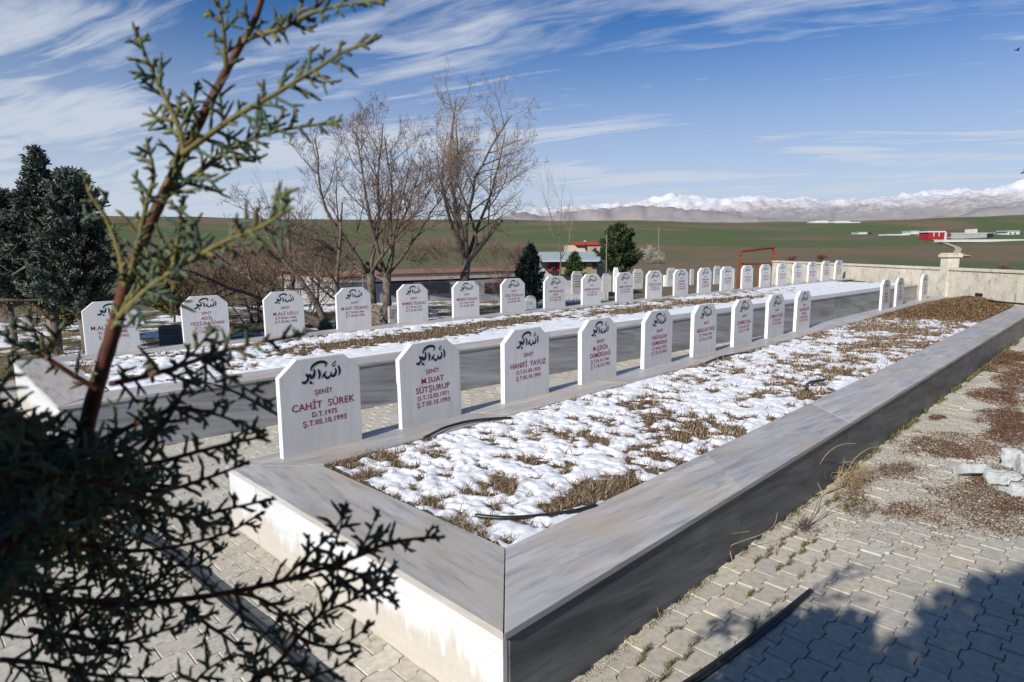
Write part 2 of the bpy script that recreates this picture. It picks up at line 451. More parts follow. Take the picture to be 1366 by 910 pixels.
mb.add([(-13.2, -6, -.016), (5, -6, -.016), (5, 12.2, -.016), (-7, 24.1, -.016), (-7.6, -.45, -.016), (-13.2, -.75, -.016)], [(0, 1, 2, 3, 4, 5)])
m, nt, bs = mat('joint_sand', .95, .1)
co = nt.new('ShaderNodeTexCoord').outputs['Object']
jc = nt.mix(nt.noise(co, 40, 5, .7), (.14, .115, .08), (.32, .265, .185))
jc = nt.mix(nt.ramp(nt.noise(co, 1.8, 4, .6), [(.5, 0.), (.66, .8)]), jc, (.055, .055, .028))
setc(nt, bs, jc); bump(nt, bs, nt.noise(co, 260, 3, .7), .8, .004)
tag(mb.build('paving_bed_ground', m), kind='structure')
mb = MB(); mb.box((-13.2, -.62, -.1), (-7.72, -.50, .035))
tag(mb.build('kerb', M['conc'], bevel=.008), kind='structure')

# sand washed along the foot of the bed and over the front paving: small grains
mb = MB()
for q in range(15000):
    if random.random() < .62:
        x = random.uniform(-3.2, .1); y = -abs(random.gauss(0, .34))-.004
        if fbm(x*1.6, y*3.0, 4.4, 3) < -.06: continue
    else:
        y = random.uniform(-.1, 7); x = .012+abs(random.gauss(0, .022))
    s = random.uniform(.0015, .0038); z = .002 if random.random() < .7 else -.006
    b = random.uniform(.7, 1.25); c = (.42*b, .35*b, .25*b) if random.random() < .85 else (.2*b, .15*b, .1*b)
    p = Vector((x, y, z+.001)); a = random.uniform(0, 6.3)
    vs = [p+Vector((math.cos(a+k*2.09)*s, math.sin(a+k*2.09)*s, 0)) for k in range(3)]+[p+Vector((0, 0, s*1.1))]
    mb.add(vs, [(0, 1, 3), (1, 2, 3), (2, 0, 3)], c)
tag(mb.build('sand', M['needle']), label='loose yellowish sand washed along the foot of the near bed', kind='stuff')

# ------------------------------------------------------------------ grave beds
H, W_, WL = .406, .451, .435
SB = .0015
def slab_quad(mb, p0, p1, p2, p3, z0, z1, sl=0.0):
    """coping slab between four plan points (ccw)"""
    poly = [p0, p1, p2, p3]
    vs = [(x, y, z0+sl*y) for x, y in poly]+[(x, y, z1+sl*y) for x, y in poly]
    mb.add(vs, [(3, 2, 1, 0), (4, 5, 6, 7)]+[(i, (i+1) % 4, 4+(i+1) % 4, 4+i) for i in range(4)])

def grave_bed(label, xr, xl, y0r, y0l, yend_r, yend_l, H, sl, wr, wl, wf, face, seg=1.85):
    """xr(y), xl(y): outer sides; front edge from (xl(y0l), y0l) to (xr(y0r), y0r)"""
    root = empty('grave_bed', (xr(y0r), y0r, 0), label, 'grave bed')
    T, OV, J = .032, .012, .0022
    zt, zb = H, H-T
    # right coping, mitred at the front corner
    def run(xf, xg, ya0, yb0, ya1, yb1, sgn, mm, name):
        n = max(1, round((ya1-ya0)/seg)); 
        for k in range(n):
            t0, t1 = k/n, (k+1)/n
            a0, a1 = ya0+(ya1-ya0)*t0+J, ya0+(ya1-ya0)*t1-J
            b0, b1 = yb0+(yb1-yb0)*t0+J, yb0+(yb1-yb0)*t1-J
            mbb = MB()
            if sgn > 0: slab_quad(mbb, (xf(a0)+OV, a0), (xf(a1)+OV, a1), (xg(b1), b1), (xg(b0), b0), zb, zt+random.uniform(-.001, .001), sl)
            else: slab_quad(mbb, (xg(b0), b0), (xg(b1), b1), (xf(a1)-OV, a1), (xf(a0)-OV, a0), zb, zt+random.uniform(-.001, .001), sl)
            mbb.build(name, mm, root, bevel=.003)
    run(xr, lambda y: xr(y)-wr, y0r-OV, y0r+wf, yend_r, yend_r+wr, 1, M['cop_y'], 'coping')
    run(xl, lambda y: xl(y)+wl, y0l-OV+.12, y0l+wf-.02, yend_l, yend_l-wl, -1, M['cop_y'], 'coping')
    mbb = MB()
    slab_quad(mbb, (xl(y0l)-OV, y0l-OV), (xr(y0r)+OV-.004, y0r-OV), (xr(y0r)-wr-.003, y0r+wf), (xl(y0l)+wl, y0l+wf-.03), zb, zt, sl)
    mbb.v[3] = (xl(y0l)+wl+.0, y0l+wf-.03, mbb.v[3][2]); 
    mbb.build('coping', M['cop_x'], root, bevel=.003)
    mbb = MB()                                          # filler wedge at the left front joint
    slab_quad(mbb, (xl(y0l)-OV, y0l-OV+.004), (xl(y0l)+wl-.004, y0l+wf-.028), (xl(y0l)+wl-.03, y0l+wf-.012), (xl(y0l)-OV, y0l-OV+.118), zb, zt-.001, sl)
    mbb.build('coping', M['cop_y'], root, bevel=.002)
    # facing panels
    def panels(xf, ya, yb, th, mm, name):
        n = max(1, round((yb-ya)/seg))
        for k in range(n):
            a, b = ya+(yb-ya)*k/n+.0015, ya+(yb-ya)*(k+1)/n-.0015
            mbb = MB(); x0a, x0b = xf(a), xf(b)
            poly = [(x0a-th, a), (x0a, a), (x0b, b), (x0b-th, b)] if th > 0 else [(x0a, a), (x0a-th, a), (x0b-th, b), (x0b, b)]
            mbb.prism(poly, -.06, lambda x, y: zb-.001+sl*y); mbb.build(name, mm, root, bevel=.0015)
    panels(xr, y0r+.028, yend_r, .025, face, 'side_panel')
    panels(xl, y0l+.028, yend_l, -.025, face, 'side_panel')
    mbb = MB(); xa, xb = xl(y0l), xr(y0r)
    for k, (t0, t1) in enumerate(((0, .16), (.16, 1))):
        mbb = MB(); q0 = Vector((xa, y0l)).lerp(Vector((xb, y0r)), t0); q1 = Vector((xa, y0l)).lerp(Vector((xb, y0r)), t1)
        mbb.prism([(q0.x+.001, q0.y), (q1.x-.003-(.004 if k else 0), q1.y), (q1.x-.003-(.004 if k else 0), q1.y+.024), (q0.x+.001, q0.y+.024)], -.06, zb-.001+sl*y0r)
        mbb.build('front_panel', M['face_white'], root, bevel=.0015)
    mbb = MB()
    mbb.prism([(xl(y0l)+.03, y0l+.03), (xr(y0r)-.03, y0r+.03), (xr(yend_r)-.03, yend_r), (xl(yend_l)+.03, yend_l)], -.05, lambda x, y: zb-.025+sl*y)
    mbb.build('soil', M['soil'], root)
    return root

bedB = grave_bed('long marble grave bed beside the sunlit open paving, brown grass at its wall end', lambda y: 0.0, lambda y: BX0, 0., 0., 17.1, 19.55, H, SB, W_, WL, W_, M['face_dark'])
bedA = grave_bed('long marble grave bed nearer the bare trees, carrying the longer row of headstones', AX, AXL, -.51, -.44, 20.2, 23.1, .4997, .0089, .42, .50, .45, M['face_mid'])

# snow sheets and dry grass on the beds
def in_rngs(x, y, blobs):
    return max([0]+[max(0, 1-math.hypot((x-bx)/rx, (y-by)/ry)) for bx, by, rx, ry in blobs])
def bed_cover(xa, xb, ya, yb, zf, bare, snowbias, seed, label_s, label_g, step, lowfar=99, lim=None, ngr=1.0):
    """xa(y)..xb(y) inner width; bare(x,y) -> extra bareness"""
    def cover(x, y):
        n = .30*fbm(x*1.4, y*1.7, seed, 4)+.72*fbm(x*4.6, y*6.0, seed+4, 3)+.82*fbm(x*11, y*13, seed+8, 3)
        return n+snowbias-bare(x, y)
    mb = MB(); mb.smooth = True
    rows = []; y = ya
    while y < yb:
        rows.append(y); d = math.hypot(y-CAM.y, 1.5); y += step*max(1, d/3.2)
    rows.append(yb); idx = {}
    prev = None
    for y in rows:
        n = max(24, int((xb(y)-xa(y))/(step*max(1, math.hypot(y-CAM.y, 1.5)/4))))
        n = 150 if y < 4 else 80
        r = []
        for i in range(n+1):
            x = xa(y)+(xb(y)-xa(y))*i/n
            c = cover(x, y)
            edge = min(i, n-i)/n*(xb(y)-xa(y))
            lump = .5+.5*fbm(x*9, y*9, seed+2, 3)
            h = (max(-.35, min(.42, c)))*.050 + (.011*lump if c > 0 else 0) + .010*fbm(x*26, y*26, seed+6, 4)+.006*fbm(x*70, y*70, seed+7, 2)
            h = min(h, .004+edge*.5) if edge < .04 else h
            mb.v.append((x, y, zf(x, y)-.016+h)); r.append(len(mb.v)-1)
        if prev:
            if len(prev) == len(r):
                for i in range(len(r)-1): mb.f.append((prev[i], prev[i+1], r[i+1], r[i])); mb.c.append((1, 1, 1)); mb.m.append(0)
            else:
                k = 0
                for i in range(len(r)-1):
                    a = round(i*(len(prev)-1)/(len(r)-1)); b = round((i+1)*(len(prev)-1)/(len(r)-1))
                    if a == b: mb.f.append((prev[a], r[i+1], r[i]))
                    else: mb.f.append(tuple(prev[a:b+1])+(r[i+1], r[i]))
                    mb.c.append((1, 1, 1)); mb.m.append(0)
        prev = r
    tag(mb.build('snow', M['snow']), label=label_s, kind='stuff')
    # turf mat: brown rough layer that shows between the snow
    mt = MB(); prev = None; mt.smooth = True
    yy = ya
    while yy < yb:
        r = []
        for i in range(41):
            x = xa(yy)+(xb(yy)-xa(yy))*i/40
            mt.v.append((x, yy, zf(x, yy)-.014+.010*fbm(x*14, yy*14, seed+3, 3)+.03*max(0, bare(x, yy)-.25))); r.append(len(mt.v)-1)
        if prev:
            for i in range(40):
                b = random.uniform(.6, 1.3); mt.f.append((prev[i], prev[i+1], r[i+1], r[i])); mt.c.append((.14*b, .10*b, .06*b)); mt.m.append(0)
        prev = r; yy += .045*max(1, (yy+2)/5)
    tag(mt.build('turf', M['needle']), label=label_g.replace('dry grass', 'brown matted turf'), kind='stuff')
    g = MB()
    area = (yb-ya)
    tries = int(30000*ngr)
    for _ in range(tries):
        t = random.random()**1.7; y = ya+(yb-ya)*t; x = random.uniform(xa(y)+.01, xb(y)-.01)
        c = cover(x, y)
        if c > .03 and random.random() > .14: continue
        if c < -.0 or random.random() < .5:
            d = math.hypot(x-CAM.x, y-CAM.y)
            bare_ = bare(x, y)
            hgt = random.uniform(.012, .042)*(1+.8*min(1, max(0, bare_)))*(.6 if c > .03 else 1)
            a = random.uniform(0, 6.28); lean = random.uniform(.3, 2.6)*hgt
            wd = random.uniform(.0011, .0024)*max(1, d/4.)
            p = Vector((x, y, zf(x, y)-.012)); dr = Vector((math.cos(a), math.sin(a), 0)); sd = Vector((-dr.y, dr.x, 0))*wd
            p1 = p+dr*lean*.4+Vector((0, 0, hgt*.7)); p2 = p+dr*lean+Vector((0, 0, hgt*random.uniform(.6, 1)))
            b = random.uniform(.55, 1.35)
            cc = random.choice([(.36, .26, .165), (.29, .20, .125), (.21, .14, .085), (.48, .38, .26), (.15, .10, .066)])
            if random.random() < .05: cc = (.12, .14, .05)
            if y > lowfar: cc = random.choice([(.24, .15, .075), (.30, .19, .10), (.17, .10, .05)])
            g.add([p-sd, p+sd, p1+sd*.7, p1-sd*.7, p2], [(0, 1, 2, 3), (3, 2, 4)], (cc[0]*b, cc[1]*b, cc[2]*b))
    tag(g.build('dry_grass', M['blade']), label=label_g, kind='stuff')

blobsB = [(-.58, 1.28, .20, .42), (-.62, 2.1, .30, .35), (-1.05, .95, .22, .25), (-.75, 2.9, .45, .35), (-1.5, 3.3, .35, .35), (-.7, 4.6, .4, .7), (-1.1, 6.2, .7, .8), (-.9, 8.2, .5, 1.0), (-1.3, 10.4, .7, .7), (-1.98, 1.0, .12, .3), (-1.75, .52, .1, .12), (-1.5, 1.9, .28, .2)]
def bareB(x, y):
    v = .30*in_rngs(x, y, blobsB)**.7+.34*in_rngs(x, y, [(-.60, 1.25, .22, .45)])
    v += .9*smooth(12.0, 13.4, y-.45*(x+1.3)) + .12*smooth(3, 9, y)
    v += .25*smooth(.10, .0, x+2.10)*(.5+fbm(x, y*2.2, 3, 2))
    return v
zB = lambda x, y: H+SB*y+.14*smooth(12.5, 15, y)*smooth(0, .8, min(x+2.15, -.4-x))
bed_cover(lambda y: BX0+WL+.002, lambda y: -W_-.002, W_-.001, 17.0, zB, bareB, .18, 1.7,
          'patchy melting snow lying on the nearer grave bed', 'dry grass poking through the snow on the nearer grave bed', .015, 12.5, ngr=2.6)
def bareA(x, y):
    xm = AX(y)-.42
    v = .55*in_rngs(x-AX(y), y, [(-1.5, 3.4, .7, 2.2), (-2.0, 6.2, .5, 2.0), (-1.6, 9., .8, 1.8), (-1.4, 12., .8, 2.), (-.8, 1.2, .3, .5)])
    v += .5*fbm(x*1.6, y*.5, 12, 3)
    return v + .05 - .35*smooth(.9, .3, xm-x) - .3*smooth(15, 18, y)
zA = lambda x, y: .4997+.0089*y
bed_cover(lambda y: AXL(y)+.502, lambda y: AX(y)-.422, -.055, 20.6, zA, bareA, .10, 6.1,
          'streaks of snow lying on the farther grave bed', 'dry grass matted between the snow streaks on the farther grave bed', .03, 99, ngr=.9)

# ------------------------------------------------------------------ headstones
SH, SHH, TI, TH = .651, .541, .1275, .05
def text_lines(lines):
    """lines: (text, drop from the stone's top to the text's middle, cap height, max width) -> font objects to convert"""
    out = []
    for t, drop, cap, wmax in lines:
        cu = bpy.data.curves.new('text', 'FONT'); cu.body = t; cu.align_x = 'CENTER'; cu.size = cap/.70; cu.extrude = .0007
        cu.offset = cap*.012; cu.space_character = 1.06; cu.resolution_u = 3
        o = bpy.data.objects.new('text', cu); col.objects.link(o)
        out.append((o, drop, cap, wmax))
    return out
N1 = lambda n, a, b: [('ŞEHİT', .240, .031, .15), (n, .327, .048, .47), (a, .392, .034, .40), (b, .447, .036, .40)]
N2 = lambda n, n2, a, b: [('ŞEHİT', .235, .031, .15), (n, .305, .044, .44), (n2, .375, .046, .44), (a, .437, .034, .40), (b, .490, .036, .40)]
INB = [N1('CAHİT  SÜREK', 'D.T.1975', 'Ş.T.05.10.1993'), N2('M.SUAT', 'SÜTŞURUP', 'D.T.12.03.1971', 'Ş.T.05.10.1993'), N1('HANIFİ  YAVUZ', 'D.T.01.09.1959', 'Ş.T.05.10.1993'),
       N2('M.ŞİRİN', 'DEMİRDAĞ', 'D.T.01.01.1967', 'Ş.T.18.10.1993'), N2('SADULLAH', 'SAMIHSAN', 'D.T.04.02.1972', 'Ş.T.22.10.1992'), N1('ABDULLAH YAVUZ', 'D.T.05.06.1962', 'Ş.T.22.10.1992'),
       N1('ŞEHMUZ BAL', 'D.T.01.01.1972', 'Ş.T.17.11.1992'), N1('OSMAN YILDIZ', 'D.T.05.02.1971', 'Ş.T.17.11.1992'), N2('ABDULKADİR', 'YILDIZ', 'D.T.01.06.1968', 'Ş.T.17.11.1992'),
       N2('MEHMET', 'DEMİR', 'D.T.01.01.1965', 'Ş.T.22.10.1992'), N2('HASAN', 'YAVUZ', 'D.T.03.05.1970', 'Ş.T.22.10.1992'), N2('AHMET', 'BAL', 'D.T.01.04.1963', 'Ş.T.22.10.1992')]
INA = [N1('M.ALİ FİDANCI', 'D.T.10.03.1985', 'Ş.T.26.06.1992'), N2('ADİL', 'YEŞİLBAĞDAN', 'D.T.17.01.1972', 'Ş.T.06.11.1992'), N1('M.ALİ USLU', 'D.T.04.01.1964', 'Ş.T.26.06.1992'),
       N1('M.SAİT FİDANCI', 'D.T.02.02.1964', 'Ş.T.26.06.1992'), N1('M.MEKİ FİDANCI', 'D.T.19.04.1973', 'Ş.T.26.06.1992'), N1('MEDENİ FİDANCI', 'D.T.10.04.1974', 'Ş.T.26.06.1992'),
       N1('ZEKİ FİDANCI', 'D.T.10.06.1981', 'Ş.T.26.06.1992'), N2('ABDULHALUK', 'USLU', 'D.T.01.01.1960', 'Ş.T.26.06.1992'), N1('M.EMİN KARATAŞ', 'D.T.15.05.1957', 'Ş.T.26.06.1992'),
       N1('AHMET KARATAŞ', 'D.T.01.05.1966', 'Ş.T.26.06.1992'), N1('ENVER KARATAŞ', 'D.T.10.06.1969', 'Ş.T.26.06.1992'), N2('MEHMET', 'KARATAŞ', 'D.T.01.01.1970', 'Ş.T.26.06.1992'),
       N2('RAMAZAN', 'DEMİR', 'D.T.05.01.1958', 'Ş.T.26.06.1992'), N1('ALİ DEMİR', 'D.T.04.03.1962', 'Ş.T.26.06.1992'), N1('VEYSEL BAL', 'D.T.02.09.1975', 'Ş.T.26.06.1992'),
       N1('HALİL BAL', 'D.T.07.01.1977', 'Ş.T.26.06.1992'), N1('SALİH USLU', 'D.T.01.01.1955', 'Ş.T.26.06.1992'), N1('İSA YAVUZ', 'D.T.01.02.1961', 'Ş.T.26.06.1992'),
       N1('MUSA YAVUZ', 'D.T.11.05.1972', 'Ş.T.26.06.1992'), N1('NURİ BAL', 'D.T.05.08.1980', 'Ş.T.26.06.1992'), N1('CEMAL USLU', 'D.T.01.01.1969', 'Ş.T.26.06.1992')]
fonts = [(k, i, text_lines(L)) for k, S in (('B', INB), ('A', INA)) for i, L in enumerate(S)]
bpy.context.view_layer.update()
dg = bpy.context.evaluated_depsgraph_get()
INSC = {}
for k, i, fo in fonts:
    mb = MB()
    for o, drop, cap, wmax in fo:
        me = o.evaluated_get(dg).to_mesh()
        xs = [v.co.x for v in me.vertices]; wd = (max(xs)-min(xs)) if xs else 1
        sx = min(1.0, wmax/wd) if wd > 0 else 1
        mid = (max(xs)+min(xs))/2 if xs else 0
        mb.add([(TH/2+v.co.z+.0004, (v.co.x-mid)*sx+.012, SH-drop-cap/2+v.co.y) for v in me.vertices], [tuple(p.vertices) for p in me.polygons])
        o.evaluated_get(dg).to_mesh_clear()
    INSC[(k, i)] = mb
for k, i, fo in fonts:
    for o, *_ in fo:
        c = o.data; bpy.data.objects.remove(o); bpy.data.curves.remove(c)

# calligraphy: brush strokes (x, y, width) as cut into the stones
STR = [[(905, 245, 18), (922, 300, 46), (935, 360, 46), (926, 415, 40), (903, 475, 10)],
       [(862, 152, 10), (840, 182, 24), (800, 205, 20), (786, 240, 18), (800, 270, 24), (835, 250, 20), (852, 215, 10)],
       [(838, 308, 18), (856, 360, 42), (848, 412, 46), (815, 465, 54), (778, 485, 46), (752, 440, 40), (752, 385, 16)],
       [(790, 480, 44), (735, 470, 36), (700, 505, 44), (665, 520, 54), (635, 490, 46), (612, 435, 36), (628, 400, 24), (664, 368, 12)],
       [(640, 392, 20), (606, 430, 32), (585, 475, 34), (562, 525, 10)],
       [(490, 318, 14), (506, 370, 46), (518, 425, 50), (508, 485, 40), (488, 545, 10)],
       [(350, 358, 22), (352, 310, 32), (382, 262, 46), (440, 212, 56), (520, 178, 60), (600, 172, 62), (652, 190, 50), (650, 232, 34), (630, 292, 10)],
       [(404, 312, 16), (416, 362, 36), (410, 420, 46), (386, 475, 56), (350, 505, 50), (330, 455, 42), (330, 405, 14)],
       [(345, 490, 40), (300, 455, 44), (262, 432, 40), (236, 418, 14)],
       [(245, 415, 16), (262, 455, 46), (285, 500, 46), (275, 542, 46), (240, 582, 50), (195, 606, 60), (160, 575, 24)],
       [(305, 606, 8), (336, 606, 74), (368, 606, 8)]]
def cal_pt(zx, zy):
    px, py = 390+zx/15.17, 472+zy/15.17
    return .1275+(px-395)/180-.3, SH-(py-(480.2-.13*(px-395)))/200
cal = MB()
for S in STR:
    pts = []
    n = len(S)
    for i in range(n-1):                       # Catmull-Rom refinement
        p0, p1, p2, p3 = S[max(0, i-1)], S[i], S[i+1], S[min(n-1, i+2)]
        for q in range(4):
            t = q/4
            pts.append(tuple(.5*((2*b)+(-a+c)*t+(2*a-5*b+4*c-d)*t*t+(-a+3*b-3*c+d)*t**3) for a, b, c, d in zip(p0, p1, p2, p3)))
    pts.append(S[-1])
    L = []
    for i, (x, y, w_) in enumerate(pts):
        a, b = pts[max(0, i-1)], pts[min(len(pts)-1, i+1)]
        d = Vector((b[0]-a[0], b[1]-a[1])); d.normalize(); nn = Vector((-d.y, d.x))*w_*.5
        L.append((cal_pt(x+nn.x, y+nn.y), cal_pt(x-nn.x, y-nn.y)))
    vs = []
    off = .0006+.00012*STR.index(S)
    for (a, b) in L: vs += [(TH/2+off, a[0], a[1]), (TH/2+off, b[0], b[1])]
    cal.add(vs, [(2*i, 2*i+1, 2*i+3, 2*i+2) for i in range(len(L)-1)])
slab = MB()
out = [(-.3, 0), (.3, 0), (.3, SHH), (.3-TI, SH), (-.3+TI, SH), (-.3, SHH)]
vs = [(-TH/2, y, z-.004) if z == 0 else (-TH/2, y, z) for y, z in out]+[(TH/2, y, z-.004) if z == 0 else (TH/2, y, z) for y, z in out]
slab.add(vs, [(5, 4, 3, 2, 1, 0), (6, 7, 8, 9, 10, 11)]+[(i, (i+1) % 6, 6+(i+1) % 6, 6+i) for i in range(6)])
me_slab = me_cal = None
ORD = ['first', 'second', 'third', 'fourth', 'fifth', 'sixth', 'seventh', 'eighth', 'ninth', 'tenth', 'eleventh', 'twelfth', 'thirteenth', 'fourteenth', 'fifteenth', 'sixteenth', 'seventeenth', 'eighteenth', 'nineteenth', 'twentieth', 'twenty-first']
def headstone(k, i, loc, rz, label, group):
    global me_slab, me_cal
    root = empty('headstone', loc, label, 'headstone', group)
    root.rotation_euler = (random.gauss(0, .005), random.gauss(-.004, .006), rz+random.gauss(0, .006))
    if me_slab is None:
        o = slab.build('slab', M['stone'], None, bevel=.004); o.parent = root; me_slab = o
        o = cal.build('brush_lettering', M['green'], None); o.parent = root; me_cal = o
    else:
        for src in (me_slab, me_cal):
            c = src.copy(); col.objects.link(c); c.parent = root
    o = INSC[(k, i)].build('lettering', M['red'], None); o.parent = root
    return root
YB = [.302, 1.253, 2.355, 3.452, 4.585, 5.7, 6.815, 7.948, 9.054, 13.857, 15.008, 17.385]
LB = ['large white headstone dated 1975 and 05.10.1993, first of the nearer row', 'white headstone reading 12.03.1971 and 05.10.1993, second in the nearer row', 'white headstone reading 01.09.1959, third in the nearer row',
      'white headstone reading 18.10.1993, fourth in the nearer row', 'white headstone reading 04.02.1972 in red, fifth in the nearer row', 'white headstone sixth in the nearer row, after the one reading 04.02.1972', 'white headstone seventh in the nearer row', 'white headstone eighth in the nearer row, last but one before the long gap',
      'white headstone just before the long gap in the nearer row', 'white headstone just after the long gap in the nearer row', 'white headstone last but one in the nearer row, after the long gap', 'lone last white headstone of the nearer row, beside the brown dry grass']
for i, y in enumerate(YB):
    headstone('B', i, (-2.3952-TH/2, y+.3, H+SB*y), 0, LB[i], 'white headstones on the nearer grave bed')
YA = [.259, 1.373, 2.465, 3.589, 4.693, 5.826, 6.966, 8.105, 9.226, 10.355, 11.462, 12.572, 13.631, 14.717, 15.802, 16.833, 17.86, 18.881, 19.912, 20.937, 21.949]
LA = {0: 'white headstone half hidden behind the conifer stem, first of the longer row', 1: 'white headstone with 06.11.1992, second of the longer row, beside a dark gravestone', 20: 'last white headstone of the longer row, in front of the concrete wall'}
for i, y in enumerate(YA):
    lb = LA.get(i, f'white headstone {ORD[i]} in the longer row, counted from its front end')
    headstone('A', i, (-7.7166+.08*(y+.3)-TH/2, y+.3, .4997+.0089*(y+.3)), -math.atan(.08), lb, 'white headstones on the farther grave bed')

# ------------------------------------------------------------------ older graves behind the long row
def old_stone(u0, u1, vt, vb, label, mm, shape='cut', z=0.0, lines=0, dz=0):
    p = onz((u0+u1)/2, vb, z); _, _, d = proj(p)
    wd = (u1-u0)/F_PX*d*1.15; hh = (vb-vt)/F_PX*d+.05
    root = empty('gravestone', (p.x, p.y, z-.05), label, 'gravestone', 'older gravestones behind the long row', rz=random.uniform(-.12, .05)-.3)
    mb = MB(); h2 = wd/2
    if shape == 'cut': o = [(-h2, 0), (h2, 0), (h2, hh*.84), (h2*.6, hh), (-h2*.6, hh), (-h2, hh*.84)]
    elif shape == 'arch': o = [(-h2, 0), (h2, 0)]+[(h2*math.cos(a), hh-h2+h2*math.sin(a)) for a in [math.pi*i/10 for i in range(11)]]
    else: o = [(-h2, 0), (h2, 0), (h2*.96, hh*.93), (h2*.8, hh), (-h2*.85, hh*.98), (-h2, hh*.9)]
    n = len(o); t = .05
    mb.add([(-t, y, zz) for y, zz in o]+[(t, y, zz) for y, zz in o], [tuple(range(n-1, -1, -1)), tuple(range(n, 2*n))]+[(i, (i+1) % n, n+(i+1) % n, n+i) for i in range(n)])
    s = mb.build('slab', mm, None, bevel=.006); s.parent = root
    if lines:
        mb = MB()
        for k in range(lines):
            zt = hh*(.78-.11*k); y = -h2*.7
            while y < h2*.6:
                l = random.uniform(.02, .06); mb.box((t+.0005, y, zt-.018), (t+.0015, min(y+l, h2*.72), zt+.012)); y += l+.014
        q = mb.build('lettering', M['black'], None); q.parent = root
    return root
old_stone(762, 776.5, 362, 391, 'pale old gravestone with five dark lines, between two tall white headstones', M['oldstone'], 'cut', lines=5)
old_stone(803, 815, 367.5, 388, 'short grey old gravestone with a sloping top', M['oldstone'], 'rough')
old_stone(818, 824, 357, 388, 'narrow pale gravestone mostly hidden behind a white headstone, left of its taller twin', M['stone'], 'cut')
old_stone(844, 857, 359, 384, 'pale old gravestone just right of the tenth headstone', M['oldstone'], 'cut', lines=5)
old_stone(889, 901, 357.5, 381, 'pale old gravestone with dark lines, left of the twelfth headstone', M['oldstone'], 'cut', lines=4)
old_stone(885, 890, 367, 381, 'small pale gravestone leaning against its larger neighbour', M['stone'], 'rough')
old_stone(951, 961, 355, 378, 'slim pale gravestone standing free before the green field', M['oldstone'], 'cut', lines=3)
old_stone(920, 925, 359, 379, 'weathered gravestone peeping out beside the twelfth headstone', M['oldstone'], 'rough')
old_stone(701, 714, 394, 416, 'rounded mottled grey gravestone beside the blue spruce', M['oldstone'], 'arch')
old_stone(519, 528, 408, 433, 'weathered grey gravestone with dark bands behind the double-stemmed tree', M['oldstone'], 'rough', lines=4)
old_stone(496, 506, 405, 434, 'brown arched gravestone beside the double-stemmed tree', M['tanstone'], 'arch')
old_stone(217, 241, 433, 463, 'dark grey gravestone between the first two white headstones', M['darkstone'], 'rough', lines=2)
old_stone(33, 43, 419, 440, 'small grey gravestone in the snow beyond the conifers', M['oldstone'], 'rough')
old_stone(66, 78, 424, 440, 'tan stump of a gravestone behind the conifer trunks', M['tanstone'], 'rough')

# ------------------------------------------------------------------ boundary wall, pillar, rusty frame
dirw = (WALL_B-WALL_A).normalized(); nrm = Vector((-dirw.y, dirw.x))
if nrm.dot(Vector((CAM.x, CAM.y))-WALL_A) < 0: nrm = -nrm
HW = 1.22
root = empty('boundary_wall', (WALL_A.x, WALL_A.y, 0), 'rough cream concrete boundary wall with a capped pillar, behind both grave beds', 'wall')
def wall_pt(u, z):
    r = ray(u, 340); 
    # intersection of the vertical plane through the pixel column with the wall line
    a = Vector((CAM.x, CAM.y)); d = Vector((r.x, r.y)); den = d.x*dirw.y-d.y*dirw.x
    t = ((WALL_A.x-a.x)*dirw.y-(WALL_A.y-a.y)*dirw.x)/den
    return a+d*t
pp = wall_pt(1263, 1); tp = (pp-WALL_A).dot(dirw); tl = (WALL_B-WALL_A).length
def wall_box(t0, t1, w0, w1, z0, z1):
    a, b = WALL_A+dirw*t0, WALL_A+dirw*t1
    c = [a+nrm*w1, b+nrm*w1, b+nrm*w0, a+nrm*w0]
    if (c[1]-c[0]).cross(c[2]-c[1]) < 0: c = c[::-1]
    return [(q.x, q.y) for q in c], z0, z1
for t0, t1 in ((-7, tp-.16), (tp+.16, tl)):
    mb = MB(); n = max(2, int((t1-t0)/.6))
    mb.prism(*wall_box(t0, t1, -.22, 0, -.3, HW-.07)); mb.build('wall_body', M['conc'], root, bevel=.006)
    mb = MB(); mb.prism(*wall_box(t0, t1, -.26, .035, HW-.07, HW)); mb.build('wall_coping', M['conc'], root, bevel=.008)
mb = MB(); mb.prism(*wall_box(tp-.158, tp+.158, -.26, .05, -.3, 1.50)); pil = mb.build('pillar', M['conc'], root, bevel=.008)
mb = MB(); mb.prism(*wall_box(tp-.21, tp+.21, -.31, .10, 1.50, 1.58)); mb.prism(*wall_box(tp-.18, tp+.18, -.28, .07, 1.582, 1.62)); cap = mb.build('pillar_cap', M['conc'], None, bevel=.01); cap.parent = root; cap.location = -root.location
m, nt, bs = mat('cream_render', .92, .1)
co = nt.new('ShaderNodeTexCoord').outputs['Object']
c = nt.mix(nt.ramp(nt.noise(co, 3.5, 6, .65), [(.3, 0.), (.7, 1.)]), (.47, .43, .345), (.66, .615, .51))
c = nt.mix(nt.ramp(nt.noise(nt.mapping(co, scale=(1, 1, .55)), 5.2, 6, .7, .6), [(.54, 0.), (.68, .75)]), c, (.25, .225, .18))
c = nt.mix(nt.ramp(nt.noise(nt.mapping(co, scale=(6, 6, .5)), 1.0, 4, .6), [(.55, 0.), (.7, .5)]), c, (.62, .58, .49))
setc(nt, bs, c); bump(nt, bs, nt.noise(co, 16, 6, .7), .7, .02)
for o in root.children: o.data.materials[0] = m
mb = MB(); mb.prism(*wall_box((wall_pt(1312, 1)-WALL_A).dot(dirw)-.12, (wall_pt(1312, 1)-WALL_A).dot(dirw)+.12, 0.002, .03, .52, .60))
tag(mb.build('wall_vent', M['black'], bevel=.004), 'dark rectangular outlet low in the concrete wall above the dry grass', 'vent')

